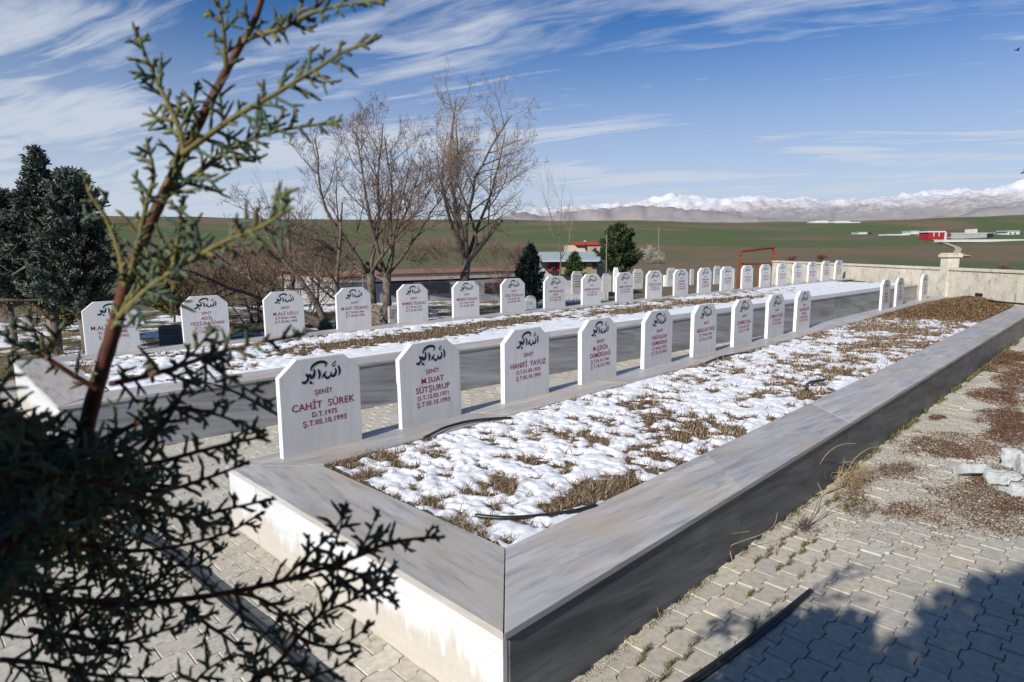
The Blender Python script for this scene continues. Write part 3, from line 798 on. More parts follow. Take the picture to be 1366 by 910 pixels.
gl = onz(986, 385.5); gr = Vector((WALL_B.x, WALL_B.y, 0))+Vector((-.02, .18, 0)); 
_, _, dl = proj(gl); _, _, dr = proj(gr)
root = empty('gateway', gl, 'rusty red steel gate frame at the end of the concrete wall', 'gateway')
ztl = CAM.z-(331-335)/F_PX*dl; ztl = at(986, 333.5, dl).z; ztr = at(1030, 328.5, dr).z
def bar(a, b, r, name):
    mb = MB(); a, b = Vector(a), Vector(b); d = (b-a).normalized()
    s = d.orthogonal().normalized() if abs(d.z) < .5 else Vector((dirw.x, dirw.y, 0)); t = d.cross(s).normalized()
    vs = [p+s*sx*r+t*sy*r for p in (a, b) for sx, sy in ((-1, -1), (1, -1), (1, 1), (-1, 1))]
    mb.add(vs, [(3, 2, 1, 0), (4, 5, 6, 7)]+[(i, (i+1) % 4, 4+(i+1) % 4, 4+i) for i in range(4)])
    return mb.build(name, M['rust'], root)
bar(gl-Vector((0, 0, .1)), (gl.x, gl.y, ztl), .055, 'post'); bar(gr-Vector((0, 0, .1)), (gr.x, gr.y, ztr), .055, 'post')
bar((gl.x, gl.y, ztl-.05), (gr.x, gr.y, ztr-.05), .045, 'top_rail')
zm = at(986, 352, dl).z; zm2 = at(1030, 351.5, dr).z
bar((gl.x, gl.y, zm), (gr.x, gr.y, zm2), .03, 'middle_rail')
md = (gl+gr)/2; bar((md.x, md.y, -.05), (md.x, md.y, (zm+zm2)/2-.03), .03, 'post')
p = gl+Vector((-.25, -.15, 0))
mb = MB(); mb.box((p.x-.12, p.y-.12, -.1), (p.x+.12, p.y+.12, .82)); mb.box((p.x-.09, p.y-.09, .822), (p.x+.09, p.y+.09, .90))
tag(mb.build('gate_post', M['conc'], bevel=.03, origin=(p.x, p.y, 0)), 'stubby pale stone post beside the rusty gate frame', 'post')

# ------------------------------------------------------------------ buildings in the valley
M['roof_grey'] = plain('pale_metal_roof', (.34, .40, .40), .5, .12, .8)
M['roof_red'] = plain('red_tile_roof', (.30, .045, .035), .85, .25, 1.2)
M['wall_cream'] = plain('cream_plaster', (.50, .42, .33), .9, .15, .8)
M['wall_pink'] = plain('salmon_plaster', (.40, .27, .22), .9, .15, .8)
M['wall_grey'] = plain('grey_block_wall', (.34, .34, .34), .9, .25, 1.)
M['wall_white'] = plain('white_plaster', (.54, .54, .53), .85, .08, .3)
M['dark'] = plain('dark_opening', (.02, .022, .025), .4, .2, 1., spec=.5)
M['redpaint'] = plain('red_paint', (.28, .02, .03), .6, .2, .6)
M['redfascia'] = plain('brick_red_fascia', (.24, .12, .08), .85, .25, 1.5)
def frame_at(u, v, depth):
    p = at(u, v, depth); return p
def block(root, name, mm, ua, ub, vt, vb, d, deep, turn=0.0, z0=None):
    """box whose face to the camera spans ua..ub, vt..vb at depth d; deep metres thick"""
    a, b = at(ua, vb, d), at(ub, vb, d+turn)
    zt = at((ua+ub)/2, vt, d+turn/2).z; zb = at((ua+ub)/2, vb, d+turn/2).z if z0 is None else z0
    ax = (Vector((b.x, b.y))-Vector((a.x, a.y))); L = ax.length; ax.normalize(); n = Vector((-ax.y, ax.x))
    q = [Vector((a.x, a.y)), Vector((b.x, b.y)), Vector((b.x, b.y))+n*deep, Vector((a.x, a.y))+n*deep]
    mb = MB(); mb.prism([(p.x, p.y) for p in q], zb, zt)
    return mb.build(name, mm, root, bevel=.02), q, zb, zt
# flat-roofed outbuilding behind the bare trees
d0 = 33.
g = terr_at(560, 392, 20); base = at(450, 380, d0); 
root = empty('outbuilding', (base.x, base.y, terr(base.x, base.y)), 'low flat-roofed grey outbuilding with a tan roof edge behind the bare trees', 'building')
zg = terr(base.x, base.y)-.6
block(root, 'wall', M['wall_grey'], 452, 498, 377.5, 400, d0+.3, 7, 1.4, zg)
block(root, 'wall', M['wall_grey'], 500, 706, 374, 400, d0+1.9, 6, 6.2, zg)
block(root, 'roof', M['wall_cream'], 449, 500, 370.5, 377.2, d0, 8, 1.5)
block(root, 'roof', M['wall_cream'], 501, 709, 364.5, 372.0, d0+1.6, 7, 6.4)
block(root, 'roof_edge', M['redfascia'], 448, 501, 368.2, 370.2, d0-.1, 8.4, 1.5)
block(root, 'roof_edge', M['redfascia'], 502, 711, 362.6, 364.2, d0+1.5, 7.4, 6.4)
for ua, ub in ((520, 552), (560, 600), (640, 672)):
    block(root, 'opening', M['dark'], ua, ub, 377, 392, d0+2.2+(ua-500)/206*6.2-.55, .2, .9, None)
# farm house with the long pale roof and the red-roofed storey
d1 = 62.
base = at(765, 370, d1)
root = empty('farm_house', (base.x, base.y, terr(base.x, base.y)), 'low farmhouse with a long pale grey roof and red porch, left of the round pine', 'house')
zg = terr(base.x, base.y)-.8
block(root, 'wall', M['wall_grey'], 722, 812, 346, 372, d1+2, 9, 0, zg)
block(root, 'wall', M['redpaint'], 731, 747, 349, 362, d1+1.2, .7, 0)
block(root, 'porch', plain('ochre_plaster', (.24, .19, .11), .9, .3, 1.), 748, 796, 350, 366, d1+1.0, .9, 0)
for ua in (735, 758, 776, 790): block(root, 'window', M['dark'], ua, ua+6, 351, 359, d1+.9, .08, 0)
a, b = at(716, 346.5, d1), at(814, 347.2, d1)
ax = Vector((b.x-a.x, b.y-a.y)).normalized(); n = Vector((-ax.y, ax.x))
zr = at(765, 335.8, d1+9).z; ze = at(765, 346.8, d1).z; ov = 9.
mb = MB()
A0, B0 = Vector((a.x, a.y)), Vector((b.x, b.y))
q = [A0, B0, B0+n*ov, A0+n*ov]
mb.add([(q[0].x, q[0].y, ze-.18), (q[1].x, q[1].y, ze-.18), (q[2].x, q[2].y, zr-.18), (q[3].x, q[3].y, zr-.18), (q[0].x, q[0].y, ze), (q[1].x, q[1].y, ze), (q[2].x, q[2].y, zr), (q[3].x, q[3].y, zr)],
       [(3, 2, 1, 0), (4, 5, 6, 7), (0, 1, 5, 4), (1, 2, 6, 5), (2, 3, 7, 6), (3, 0, 4, 7)])
mb.build('roof', M['roof_grey'], root)
d2 = 84.
base = at(785, 350, d2)
root = empty('red_roofed_house', (base.x, base.y, terr(base.x, base.y)), 'small cream and salmon house with a red roof behind the grey-roofed farmhouse', 'house')
zg = terr(base.x, base.y)-.8
block(root, 'wall', M['wall_cream'], 757, 783, 327.4, 345, d2, 6, 0, zg); block(root, 'wall', M['wall_pink'], 783.2, 800.5, 327.4, 345, d2-.3, 6, 0, zg)
block(root, 'window', M['dark'], 780.5, 783.5, 329.5, 333.5, d2-.5, .2, 0)
block(root, 'roof', M['roof_red'], 767, 802, 322.6, 327.2, d2-.8, 7.5, 0)
block(root, 'chimney', M['wall_white'], 779, 782, 321.2, 322.5, d2+1, .6, 0)

# village on the far slope
def far_block(name, label, cat, parts, group=None):
    u, v = parts[0][2]+(parts[0][3]-parts[0][2])/2, parts[0][5]
    p = terr_at(u, v); d = (p-CAM).dot(FW)
    root = empty(name, (p.x, p.y, p.z), label, cat, group)
    for (nm, mm, ua, ub, vt, vb, dd) in parts:
        block(root, nm, mm, ua, ub, vt, vb, d+dd*d/600, 14*d/600, 0)
    return root
W8, R8, D8 = M['wall_white'], M['redpaint'], M['dark']
far_block('village_hall', 'red-fronted hall with white frame where the dirt track meets the village', 'hall', [('wall', R8, 1238, 1260, 310, 320.5, 0), ('frame', W8, 1237, 1262, 308.3, 310, -1), ('frame', W8, 1260.2, 1262.4, 310.2, 321, -1), ('wall', R8, 1262.6, 1268, 311, 316, 3), ('frame', W8, 1245, 1246.2, 310.2, 315.5, -.6), ('frame', W8, 1252, 1253.2, 310.2, 315.5, -.6)])
far_block('long_shed', 'long pale grey shed right of the red hall', 'shed', [('wall', M['wall_grey'], 1269, 1317, 312, 318.5, 8), ('roof', M['conc'], 1268, 1318, 310.6, 312, 7), ('opening', D8, 1317, 1325, 312, 316.5, 7), ('chimney', W8, 1300.5, 1303.5, 305.5, 310.5, 9)])
far_block('village_wall', 'long white compound wall in front of the grey shed', 'wall', [('wall', W8, 1259, 1366, 319.5, 322.8, -2), ('gate', M['redfascia'], 1336, 1360, 325.5, 328.5, -6)])
far_block('village_house', 'white house with two storeys at the far right of the village', 'house', [('wall', W8, 1344, 1360, 309, 314.5, 16), ('roof', M['roof_grey'], 1343, 1361, 307.6, 309, 15), ('window', D8, 1347, 1349, 310.5, 312.5, 15.5), ('window', D8, 1353, 1355, 310.5, 312.5, 15.5)], 'white village houses')
far_block('village_house', 'small white house left of the two-storey one in the village', 'house', [('wall', W8, 1332.5, 1343, 311, 314, 14), ('roof', M['roof_grey'], 1332, 1343, 310, 311, 13.6)], 'white village houses')
far_block('village_house', 'white cottage directly above the start of the dirt track', 'house', [('wall', W8, 1215, 1226, 309, 312.5, 4), ('roof', M['roof_grey'], 1214.6, 1226.4, 307.8, 309, 3.5)], 'white village houses')
far_block('village_house', 'white cottage alone on the slope left of the village', 'house', [('wall', W8, 1146, 1157, 310.3, 313, 4), ('roof', M['wall_grey'], 1145.6, 1157.4, 309.5, 310.3, 3.6), ('opening', D8, 1158, 1163, 310.5, 313, 4)], 'white village houses')
far_block('roadside_wall', 'low white wall leading to the start of the dirt track', 'wall', [('wall', W8, 1183, 1214, 312.4, 314.2, 2)])
far_block('greenhouse', 'white greenhouse far out at the foot of the mountains', 'greenhouse', [('wall', W8, 1086, 1106, 295.4, 297.6, 3), ('roof', W8, 1090, 1104, 294.4, 295.4, 3.5)], 'far greenhouses')
far_block('greenhouse', 'second white greenhouse right of the first at the mountain foot', 'greenhouse', [('wall', W8, 1114, 1148, 296.0, 297.8, 3), ('roof', W8, 1114, 1134, 294.9, 296.0, 3.5)], 'far greenhouses')
# dirt track
tr = [(1226, 315.5), (1238, 318), (1252, 322.5), (1265, 326.8), (1276, 331), (1279, 334), (1276, 337.5), (1282, 341), (1292, 343.3)]
mb = MB(); pts = []
for (a, b), (c, d) in zip(tr, tr[1:]):
    for k in range(4): pts.append((a+(c-a)*k/4, b+(d-b)*k/4))
pts.append(tr[-1]); P = [terr_at(u, v) for u, v in pts]
for i, p in enumerate(P):
    d = (P[min(i+1, len(P)-1)]-P[max(0, i-1)]); d.z = 0; d.normalize(); s = Vector((-d.y, d.x, 0))*max(1.4, (p-CAM).length*.0032)
    for q in (p+s, p-s): mb.v.append((q.x, q.y, terr(q.x, q.y)+.25+(p-CAM).length*.0006))
for i in range(len(P)-1): mb.f.append((2*i, 2*i+1, 2*i+3, 2*i+2)); mb.c.append((1, 1, 1)); mb.m.append(0)
tag(mb.build('dirt_track_road', plain('pale_dirt', (.46, .36, .26), .95, .15, .2)), kind='structure')

# ------------------------------------------------------------------ bare trees
def rv(s=1.0): return Vector((random.gauss(0, s), random.gauss(0, s), random.gauss(0, s)))
class Tree:
    def __init__(s, twig_r=.0035): s.wood = MB(); s.twig = MB(); s.wood.smooth = True; s.tr = twig_r; s.budget = 9000
    def limb(s, p, d, L, r, lvl, maxl, up=.12, wob=.14, kids=(3, 5), spread=.65, taper=.45):
        n = max(3, int(L/.16)) if lvl < 2 else 4
        pts = [p.copy()]; dirs = []; d = d.normalized()
        for i in range(n):
            d = (d+rv(wob*(.6 if lvl == 0 else 1))*.5+Vector((0, 0, up*.35))).normalized()
            pts.append(pts[-1]+d*(L/n)); dirs.append(d.copy())
        r1 = max(s.tr*.7, r*taper)
        rr = [r+(r1-r)*(i/n) for i in range(n+1)]
        (s.wood if r > .011 else s.twig).tube(pts, rr, 7 if r > .03 else (5 if r > .011 else 3), cap=r > .011)
        if lvl >= maxl or s.budget <= 0: return
        k = random.randint(*kids); s.budget -= k
        for j in range(k):
            t = random.uniform(.3, 1.0) if j else 1.0
            i = min(n-1, int(t*n)); b = pts[i]+(pts[min(n, i+1)]-pts[i])*(t*n-i if t < 1 else 1)
            ax = rv(); ax = (ax-dirs[i]*ax.dot(dirs[i])).normalized()
            sp = spread*random.uniform(.55, 1.25)*(0.55 if j == 0 else 1)
            nd = dirs[i]*math.cos(sp)+ax*math.sin(sp)
            q = random.uniform(.55, .85)
            s.limb(b, nd, L*q*(1.0 if j else .9), max(s.tr, rr[i]*(.78 if j == 0 else random.uniform(.45, .65))), lvl+1, maxl, up, wob, kids, spread, taper)
    def arch(s, p, d, L, r, lvl=0, up=.10, wob=.13, K=(9, 7, 5, 3), Q=(.48, .54, .58, .6), sp0=.85):
        n = (9, 6, 4, 3)[min(lvl, 3)]; pts = [p.copy()]; dirs = []; d = d.normalized(); bend = rv(.10)
        for i in range(n):
            d = (d+rv(wob*(.8 if lvl < 2 else 1.3))+bend*.5+Z*up*(.5 if lvl == 0 else .8)).normalized()
            pts.append(pts[-1]+d*(L/n)); dirs.append(d.copy())
        r1 = max(s.tr*.75, r*.22); rr = [max(s.tr*.75, r+(r1-r)*(i/n)**.8) for i in range(n+1)]
        (s.wood if r > .010 else s.twig).tube(pts, rr, 7 if r > .03 else (5 if r > .010 else 3), cap=r > .010)
        if lvl >= len(K): return
        for j in range(K[lvl]+random.randint(-1, 1)):
            t = .18+.80*((j+random.random())/K[lvl]); t = min(t, .99); i = min(n-1, int(t*n)); b = pts[i].lerp(pts[i+1], t*n-i)
            ax = rv(); ax = (ax-dirs[i]*ax.dot(dirs[i])).normalized(); a = sp0*random.uniform(.6, 1.25)
            s.arch(b, dirs[i]*math.cos(a)+ax*math.sin(a), L*Q[lvl]*(1.12-.62*t)*random.uniform(.7, 1.25), max(s.tr, rr[i]*random.uniform(.42, .62)), lvl+1, up, wob, K, Q, sp0)
    def finish(s, root, bark, twig):
        s.wood.build('trunk', bark, root); s.twig.build('crown', twig, root)
def hsize(u, vb, vt):
    p = onz(u, vb); d = (p-CAM).dot(FW); return p, (vb-vt)/F_PX*d
R3 = (RT.x, RT.y, 0)
X = Vector((RT.x, RT.y, 0)); Yv = Vector((FW.x, FW.y, 0)).normalized(); Z = Vector((0, 0, 1))
# tallest: single trunk forking into an open vase, with a cut stub to the right
random.seed(21)
p, h = hsize(619, 420, 140)
root = empty('bare_tree', p-Vector((0, 0, .1)), 'tallest bare tree, with a single pale trunk and a cut stub limb', 'tree', 'bare trees behind the long row')
t = Tree(.0034)
fork = p+Z*h*.27+X*.10
t.wood.tube([p-Z*.15, p+Z*h*.09+X*.01, p+Z*h*.18+X*.04, fork], [.175, .145, .13, .125], 9)
for a, ll, rr in ((X*-.42+Yv*.1, .31, .075), (X*-.15+Yv*.25, .35, .08), (X*.02-Yv*.3, .33, .07), (X*.16+Yv*.1, .29, .065), (X*-.3-Yv*.3, .29, .06)):
    t.arch(fork-Z*.05, Z+a*1.45, h*ll*2.1, rr*.95, 0, .09, .15)
stub = [fork-Z*.12, fork+X*.28+Z*.22, fork+X*.62+Z*.62, fork+X*.80+Z*.86, fork+X*.98+Z*1.02]
t.wood.tube(stub, [.09, .085, .075, .07, .06], 7)
t.arch(stub[2], Z+X*.15+Yv*.1, h*.36, .03, 1)
t.arch(stub[1], Z+X*.05-Yv*.1, h*.52, .045, 0, .1, .14, (8, 6, 5, 3))
t.finish(root, M['bark'], M['twig_pale'])
# double-stemmed tree
random.seed(5)
p, h = hsize(500, 428, 140)
root = empty('bare_tree', p-Vector((0, 0, .1)), 'bare tree with two dark stems side by side and a fine upright crown', 'tree', 'bare trees behind the long row')
t = Tree(.0034)
for s_, dx in ((-1, -.05), (1, .33)):
    b = p+X*dx
    f = b+Z*h*.22+X*(.02*s_)
    t.wood.tube([b-Z*.15, b+Z*h*.1, f], [.135, .11, .10], 8)
    for a, ll, rr in ((X*-.8*1+Yv*.1, .24, .055), (X*-.3-Yv*.2, .30, .06), (X*.1+Yv*.3, .31, .06), (X*.55*(1.4 if s_ > 0 else .6), .25, .05), (X*.25-Yv*.4, .26, .05)):
        t.arch(f-Z*.06, Z+a*1.55, h*ll*2.2, rr, 0, .11, .12, (9, 7, 5, 3))
t.finish(root, M['bark'], M['twig'])
# leaning wide tree
random.seed(11)
p, h = hsize(443, 437, 200)
root = empty('bare_tree', p-Vector((0, 0, .1)), 'low wide bare tree whose dark stems lean far to one side', 'tree', 'bare trees behind the long row')
t = Tree(.0034)
for a, ll, rr, bx in ((X*-1.0+Z*1.0, .42, .11, 0), (X*-.5+Z*1.2, .40, .09, -.06), (X*.15+Z*1.2, .36, .085, .12), (X*-1.7+Z*.9, .42, .075, -.1)):
    t.arch(p+X*bx-Z*.12, a+Yv*random.uniform(-.3, .3), h*ll*2.0, rr, 0, .07, .13, (9, 7, 4, 2))
t.finish(root, M['bark'], M['twig'])
# slim young trees
for sd, u, vb, vt, d_, lab in ((3, 746, 372, 268, 34, 'slim young bare tree in front of the grey farmhouse roof'), (4, 392, 432, 300, 0, 'thin dark sapling left of the double-stemmed tree')):
    random.seed(sd)
    if d_: p = at(u, vb, d_); h = (vb-vt)/F_PX*d_
    else: p, h = hsize(u, vb, vt)
    root = empty('young_tree', p-Vector((0, 0, .3)), lab, 'tree', 'young bare trees')
    t = Tree(.005 if d_ else .004); t.limb(p-Z*.3, Z, h*.62, .05 if d_ else .045, 0, 3, .2, .1, (3, 5), .5, .5); t.finish(root, M['bark'], M['twig_pale'])
# far-left tree reaching in from outside the frame
random.seed(31)
p = at(-62, 440, 10.5); p.z = 0
root = empty('bare_tree', p-Vector((0, 0, .1)), 'pale bare tree at the edge of the picture, in front of the dark conifers', 'tree', 'bare trees behind the long row')
t = Tree(.0035); h = 3.6
t.wood.tube([p-Z*.1, p+Z*.5, p+Z*1.0+X*.05], [.10, .085, .08], 7)
for a, ll in ((X*.9+Z*.5, .42), (X*.5+Z*1, .36), (X*-.3+Z*1, .36), (X*1.0+Z*.12-Yv*.3, .40), (X*.2+Z*1.1+Yv*.4, .36), (X*1.1-Z*.05, .36)):
    t.arch(p+Z*random.uniform(.75, 1.0)+X*.04, a, h*ll*1.9, .035, 0, .05, .15, (8, 6, 4))
t.finish(root, M['bark'], M['twig_pale'])

# thickets of leafless shrubs
def shrub(u, v, vt, wd, label, mm, seed, n=14, z=None, name='bare_shrub', grp='leafless shrubs', tr=.005, depth=None):
    random.seed(seed)
    if depth: p = terr_at(u, v, 26); d = (p-CAM).dot(FW); tr = max(tr, d*.00016)
    else:
        p = onz(u, v); d = (p-CAM).dot(FW)
    h = (v-vt)/F_PX*d
    root = empty(name, p-Vector((0, 0, .05)), label, 'shrub', grp)
    t = Tree(tr); k = wd/F_PX*d
    for _ in range(n):
        a = random.uniform(0, 6.28); o = Vector((math.cos(a), math.sin(a), 0))*random.uniform(0, k*.4)
        t.limb(p+o*.5-Z*.05, Z+o.normalized()*random.uniform(.1, .75), h*.5, .016, 1, 4, .08, .22, (3, 4), .6, .5)
    if not t.wood.v: t.wood.tube([p, p+Z*.2], .02, 5)
    t.finish(root, mm, mm)
M['twig_red'] = plain('reddish_twigs', (.17, .095, .075), .9, .3, 5)
M['twig_wht'] = plain('whitish_twigs', (.40, .36, .31), .9, .2, 5)
shrub(40, 432, 375, 130, 'reddish leafless shrub below the dark conifers', M['twig_red'], 1)
shrub(275, 430, 345, 120, 'reddish leafless shrub behind the second headstone of the long row', M['twig_red'], 2, 16)
shrub(345, 428, 330, 130, 'reddish leafless shrub behind the third headstone of the long row', M['twig_red'], 3, 16)
shrub(410, 424, 335, 110, 'reddish leafless shrub behind the leaning tree', M['twig_red'], 4, 14)
shrub(675, 404, 355, 26, 'small russet shrub before the flat-roofed outbuilding', M['twig_red'], 5, 7)
shrub(560, 410, 385, 36, 'small dark shrub between two headstones under the outbuilding', M['twig_red'], 6, 8)
shrub(866, 352, 331, 24, 'pale round leafless bush beside the thin pole', M['twig_wht'], 7, 16, depth=95, tr=.02)
for i, (u, v, vt, d) in enumerate(((590, 362, 318, 75), (625, 362, 322, 78), (660, 362, 315, 80), (690, 362, 326, 82), (548, 364, 326, 74), (320, 372, 325, 60), (370, 372, 320, 64), (430, 370, 318, 66))):
    shrub(u, v, vt, 40, ['hazy brown valley bush behind the tallest bare tree', 'hazy brown valley bush right of the tallest trunk', 'hazy brown valley bush above the outbuilding roof', 'hazy brown valley bush left of the blue spruce', 'hazy brown valley bush right of the double-stemmed tree', 'hazy brown valley bush above the second headstone', 'hazy brown valley bush above the third headstone', 'hazy brown valley bush behind the leaning tree'][i], M['twig'], 40+i, 9, depth=d, tr=.014, name='valley_bush', grp='valley bushes')

# ------------------------------------------------------------------ evergreens
def conifer(p, h, rmax, label, cols, seed, name='conifer', n=5200, leaf=(.05, .012), trunk_bare=.16, shape=lambda t: (1-t)**.75, trunk_r=.06, grp=None, lean=0, cat='tree'):
    random.seed(seed)
    root = empty(name, p-Vector((0, 0, .08)), label, cat, grp)
    wd = MB(); wd.smooth = True; cr = MB()
    top = p+Z*h+X*lean
    axis = lambda t: p+(top-p)*t+Vector((fbm(t*3, seed)*.12, fbm(t*3, seed+9)*.12, 0))
    wd.tube([axis(t/8)-(Z*.1 if t == 0 else Z*0) for t in range(9)], [trunk_r*(1-.85*t/8) for t in range(9)], 7)
    nb = int(70+h*22)
    branches = []
    for b in range(nb):
        t = trunk_bare+(1-trunk_bare)*(b/nb)**.9; a = b*2.4+random.uniform(-.5, .5)
        L = rmax*shape((t-trunk_bare)/(1-trunk_bare))*random.uniform(.65, 1.15)+.05
        d = Vector((math.cos(a), math.sin(a), random.uniform(.25, .8)))
        o = axis(t); d.normalize(); pts = [o]
        for k in range(4):
            d = (d+rv(.08)+Z*.05).normalized(); pts.append(pts[-1]+d*L/4)
        wd.tube(pts, [.016*L/rmax+.004, .012, .008, .006, .003], 3, cap=False)
        branches.append((pts, L))
    tot = sum(L for _, L in branches)
    for pts, L in branches:
        k = max(4, int(n*L/tot)); base = random.uniform(.6, 1.35)
        for _ in range(k):
            t = random.uniform(.12, 1.02)*4; i = min(3, int(t)); q = pts[i]+(pts[i+1]-pts[i])*(t-i)
            dd = (pts[i+1]-pts[i]).normalized()
            s = (dd*.8+rv(.6)).normalized(); q = q+rv(.035*max(.5, rmax))
            l = leaf[0]*random.uniform(.6, 1.5); wv = s.cross(rv()).normalized()*leaf[1]*random.uniform(.7, 1.3)
            c = random.choice(cols); bb = base*random.uniform(.65, 1.35)
            cr.add([q-wv, q+wv, q+s*l*.6+wv*.9, q+s*l, q+s*l*.6-wv*.9], [(0, 1, 2, 3, 4)], tuple(x*bb for x in c))
    wd.build('trunk', M['bark'], root); cr.build('crown', M['leaf'], root)
    return root
M['leaf'] = vcol('conifer_leaves', .85, .0, spec=.15)
BLUE = [(.095, .12, .10), (.125, .15, .125), (.065, .085, .068), (.10, .105, .07)]
GREEN = [(.05, .072, .028), (.07, .095, .038), (.035, .052, .02)]
YEL = [(.11, .11, .03), (.08, .085, .022), (.14, .12, .04)]
p = onz(75, 470); h = (470-208)/F_PX*(p-CAM).dot(FW)
conifer(p, h, .90, 'tall pointed dark blue-green conifer, the taller of the close pair', BLUE, 3, n=42000, leaf=(.06, .013), trunk_bare=.20, trunk_r=.085, shape=lambda t: (1-t)**1.0*1.1, grp='pair of dark conifers')
p = onz(118, 478); h = (478-238)/F_PX*(p-CAM).dot(FW)
conifer(p, h, .80, 'broader dark blue-green conifer, the shorter of the close pair', BLUE, 8, n=38000, leaf=(.06, .013), trunk_bare=.22, trunk_r=.095, grp='pair of dark conifers', shape=lambda t: (1-t)**.5)
p = onz(20, 462); h = (462-262)/F_PX*(p-CAM).dot(FW)
conifer(p, h, 1.0, 'dark conifer half out of the picture beside the pointed one', BLUE, 13, n=24000, leaf=(.06, .013), trunk_bare=.25, shape=lambda t: (1-t)**.55)
p = onz(232, 428); h = 1.5
conifer(p, 1.55, .75, 'low yellow-green shrub behind the first two white headstones', YEL, 17, name='evergreen_shrub', n=6000, leaf=(.06, .018), trunk_bare=.05, shape=lambda t: (1-t)**.4, trunk_r=.03, cat='shrub')
p = onz(85, 440); 
conifer(p, .8, .45, 'small olive shrub between the conifer trunks', YEL, 19, name='evergreen_shrub', n=2500, leaf=(.06, .018), trunk_bare=.05, shape=lambda t: (1-t)**.4, trunk_r=.02, cat='shrub')
p = onz(708, 408); h = (408-328)/F_PX*(p-CAM).dot(FW)
conifer(p, h, .75, 'young blue spruce between the seventh and eighth headstones', [(.05, .075, .065), (.035, .055, .045), (.025, .035, .025)], 23, name='spruce', n=9000, leaf=(.07, .016), trunk_bare=.02)
p = at(824, 372, 45.); hz = (372-303)/F_PX*45
conifer(p, hz, 2.0, 'round-topped dark green pine right of the farmhouse', GREEN, 29, name='pine', n=30000, leaf=(.15, .032), trunk_bare=.05, trunk_r=.2, shape=lambda t: (1-t)**.55*(.6+.4*min(1, t*4)))
p = at(766, 374, 40.); hz = (374-338)/F_PX*40
conifer(p, hz, .75, 'small ragged conifer in front of the farmhouse roof', GREEN, 37, name='pine', n=3500, leaf=(.16, .035), trunk_bare=.05, trunk_r=.08)
p = at(1402, 300, 13.); p.z = 0
conifer(p, 4.3, .55, 'tall conifer at the right edge of the picture, only a few sprays showing', GREEN, 41, n=5000, leaf=(.09, .02), trunk_bare=.70, shape=lambda t: (1-t)**.4)
for i, (u, v) in enumerate(((1055, 352), (1096, 350), (1340, 363))):
    shrub(u, v, v-11, 9, ['dark roadside bush beyond the wall, in line with the rusty frame', 'reddish bush on the field beyond the last headstones', 'low brown bush on the field right of the pillar'][i], M['twig_red'], 60+i, 14, depth=80, tr=.02, name='field_bush', grp='bushes on the field')
# poles
for i, (u, vb, vt, d, r) in enumerate(((808.5, 372, 315, 31, .028), (877.5, 362, 303, 48, .04), (145, 440, 330, 13, .012), (484, 372, 348, 31, .03), (229+3, 420, 362, 0, 0))):
    if not d: continue
    p = at(u, vb, d); q = at(u, vt, d)
    mb = MB(); mb.tube([(p.x, p.y, terr(p.x, p.y)-.1), (p.x, p.y, q.z)], [r, r*.8], 7); mb.box((p.x-r*1.5, p.y-r*1.5, q.z), (p.x+r*1.5, p.y+r*1.5, q.z+r))
    tag(mb.build('pole', M['twig_pale'], origin=(p.x, p.y, terr(p.x, p.y))), ['thin pale pole in front of the round pine', 'thin pale pole beside the pale round bush', 'thin rod behind the first headstone of the long row', 'short pole on the flat-roofed outbuilding'][i], 'pole', 'thin poles')

# ------------------------------------------------------------------ hoses
random.seed(77)
def smooth_path(P, sub=6):
    out = []; n = len(P)
    for i in range(n-1):
        p0, p1, p2, p3 = P[max(0, i-1)], P[i], P[i+1], P[min(n-1, i+2)]
        for q in range(sub):
            t = q/sub
            out.append(.5*((2*p1)+(p2-p0)*t+(2*p0-5*p1+4*p2-p3)*t*t+(3*p1-p0-3*p2+p3)*t**3))
    out.append(P[-1]); return out
def hose(P, r, label, grp='pieces of black hose', name='hose', m=None):
    mb = MB(); mb.smooth = True; mb.tube(smooth_path([Vector(p) for p in P]), r, 8)
    return tag(mb.build(name, m or M['hose'], origin=P[0]), label, 'hose', grp)
g = lambda L, z: [onz(u, v, z) for u, v in L]
hose(g([(1081, 788), (1050, 813), (1012, 843), (968, 875), (920, 908), (870, 938)], .014), .0125, 'cut end of black hose lying on the shaded paving beside the near bed')
hose(g([(1078, 793), (1040, 827), (990, 866), (935, 906), (900, 928)], .009), .008, 'thinner black tube lying against the cut hose on the shaded paving')
hose(g([(60, 672), (145, 697), (186, 713), (232, 737), (260, 759), (308, 800), (352, 835), (393, 872), (431, 903), (470, 935)], .018), .017, 'thick black hose running over the front paving under the conifer')
hose(g([(200, 716), (236, 737), (262, 757), (306, 797), (346, 829), (388, 866), (424, 896), (460, 928)], .008) if False else [q+Vector((.0, -.03, -.008)) for q in g([(120, 688), (186, 713), (232, 737), (260, 759), (308, 800), (352, 835), (393, 872), (431, 903), (470, 935)], .018)], .008, 'thin black tube beside the thick hose on the front paving')
hose(g([(44, 537), (29, 540), (14, 545), (2, 552), (-8, 566), (-6, 590), (4, 620), (20, 650), (60, 672)], .016), .016, 'black hose curling round the front corner of the farther bed')
def on_side(u, v, off):
    r = ray(u, v); t = 0.5
    while t < 30:
        q = CAM+r*t
        if q.x < AX(q.y)+off: return q
        t += .004
    return q
hose(g([(222, 507), (246, 507), (264, 509)], .5087)+[onz(285, 513, .512), on_side(306, 520, .024), on_side(330, 532, .022), on_side(352, 544, .022), on_side(372, 555, .02), onz(392, 566, .012), onz(420, 566, .012)], .0105, 'black hose hanging over the side of the farther bed behind the first near headstone')
zb_ = H+.012
hose(g([(566, 584), (580, 577), (595, 570), (623, 562.5), (652, 559), (682, 557.5)], zb_+.012), .011, 'arched black hose at the snow edge below the second near headstone')
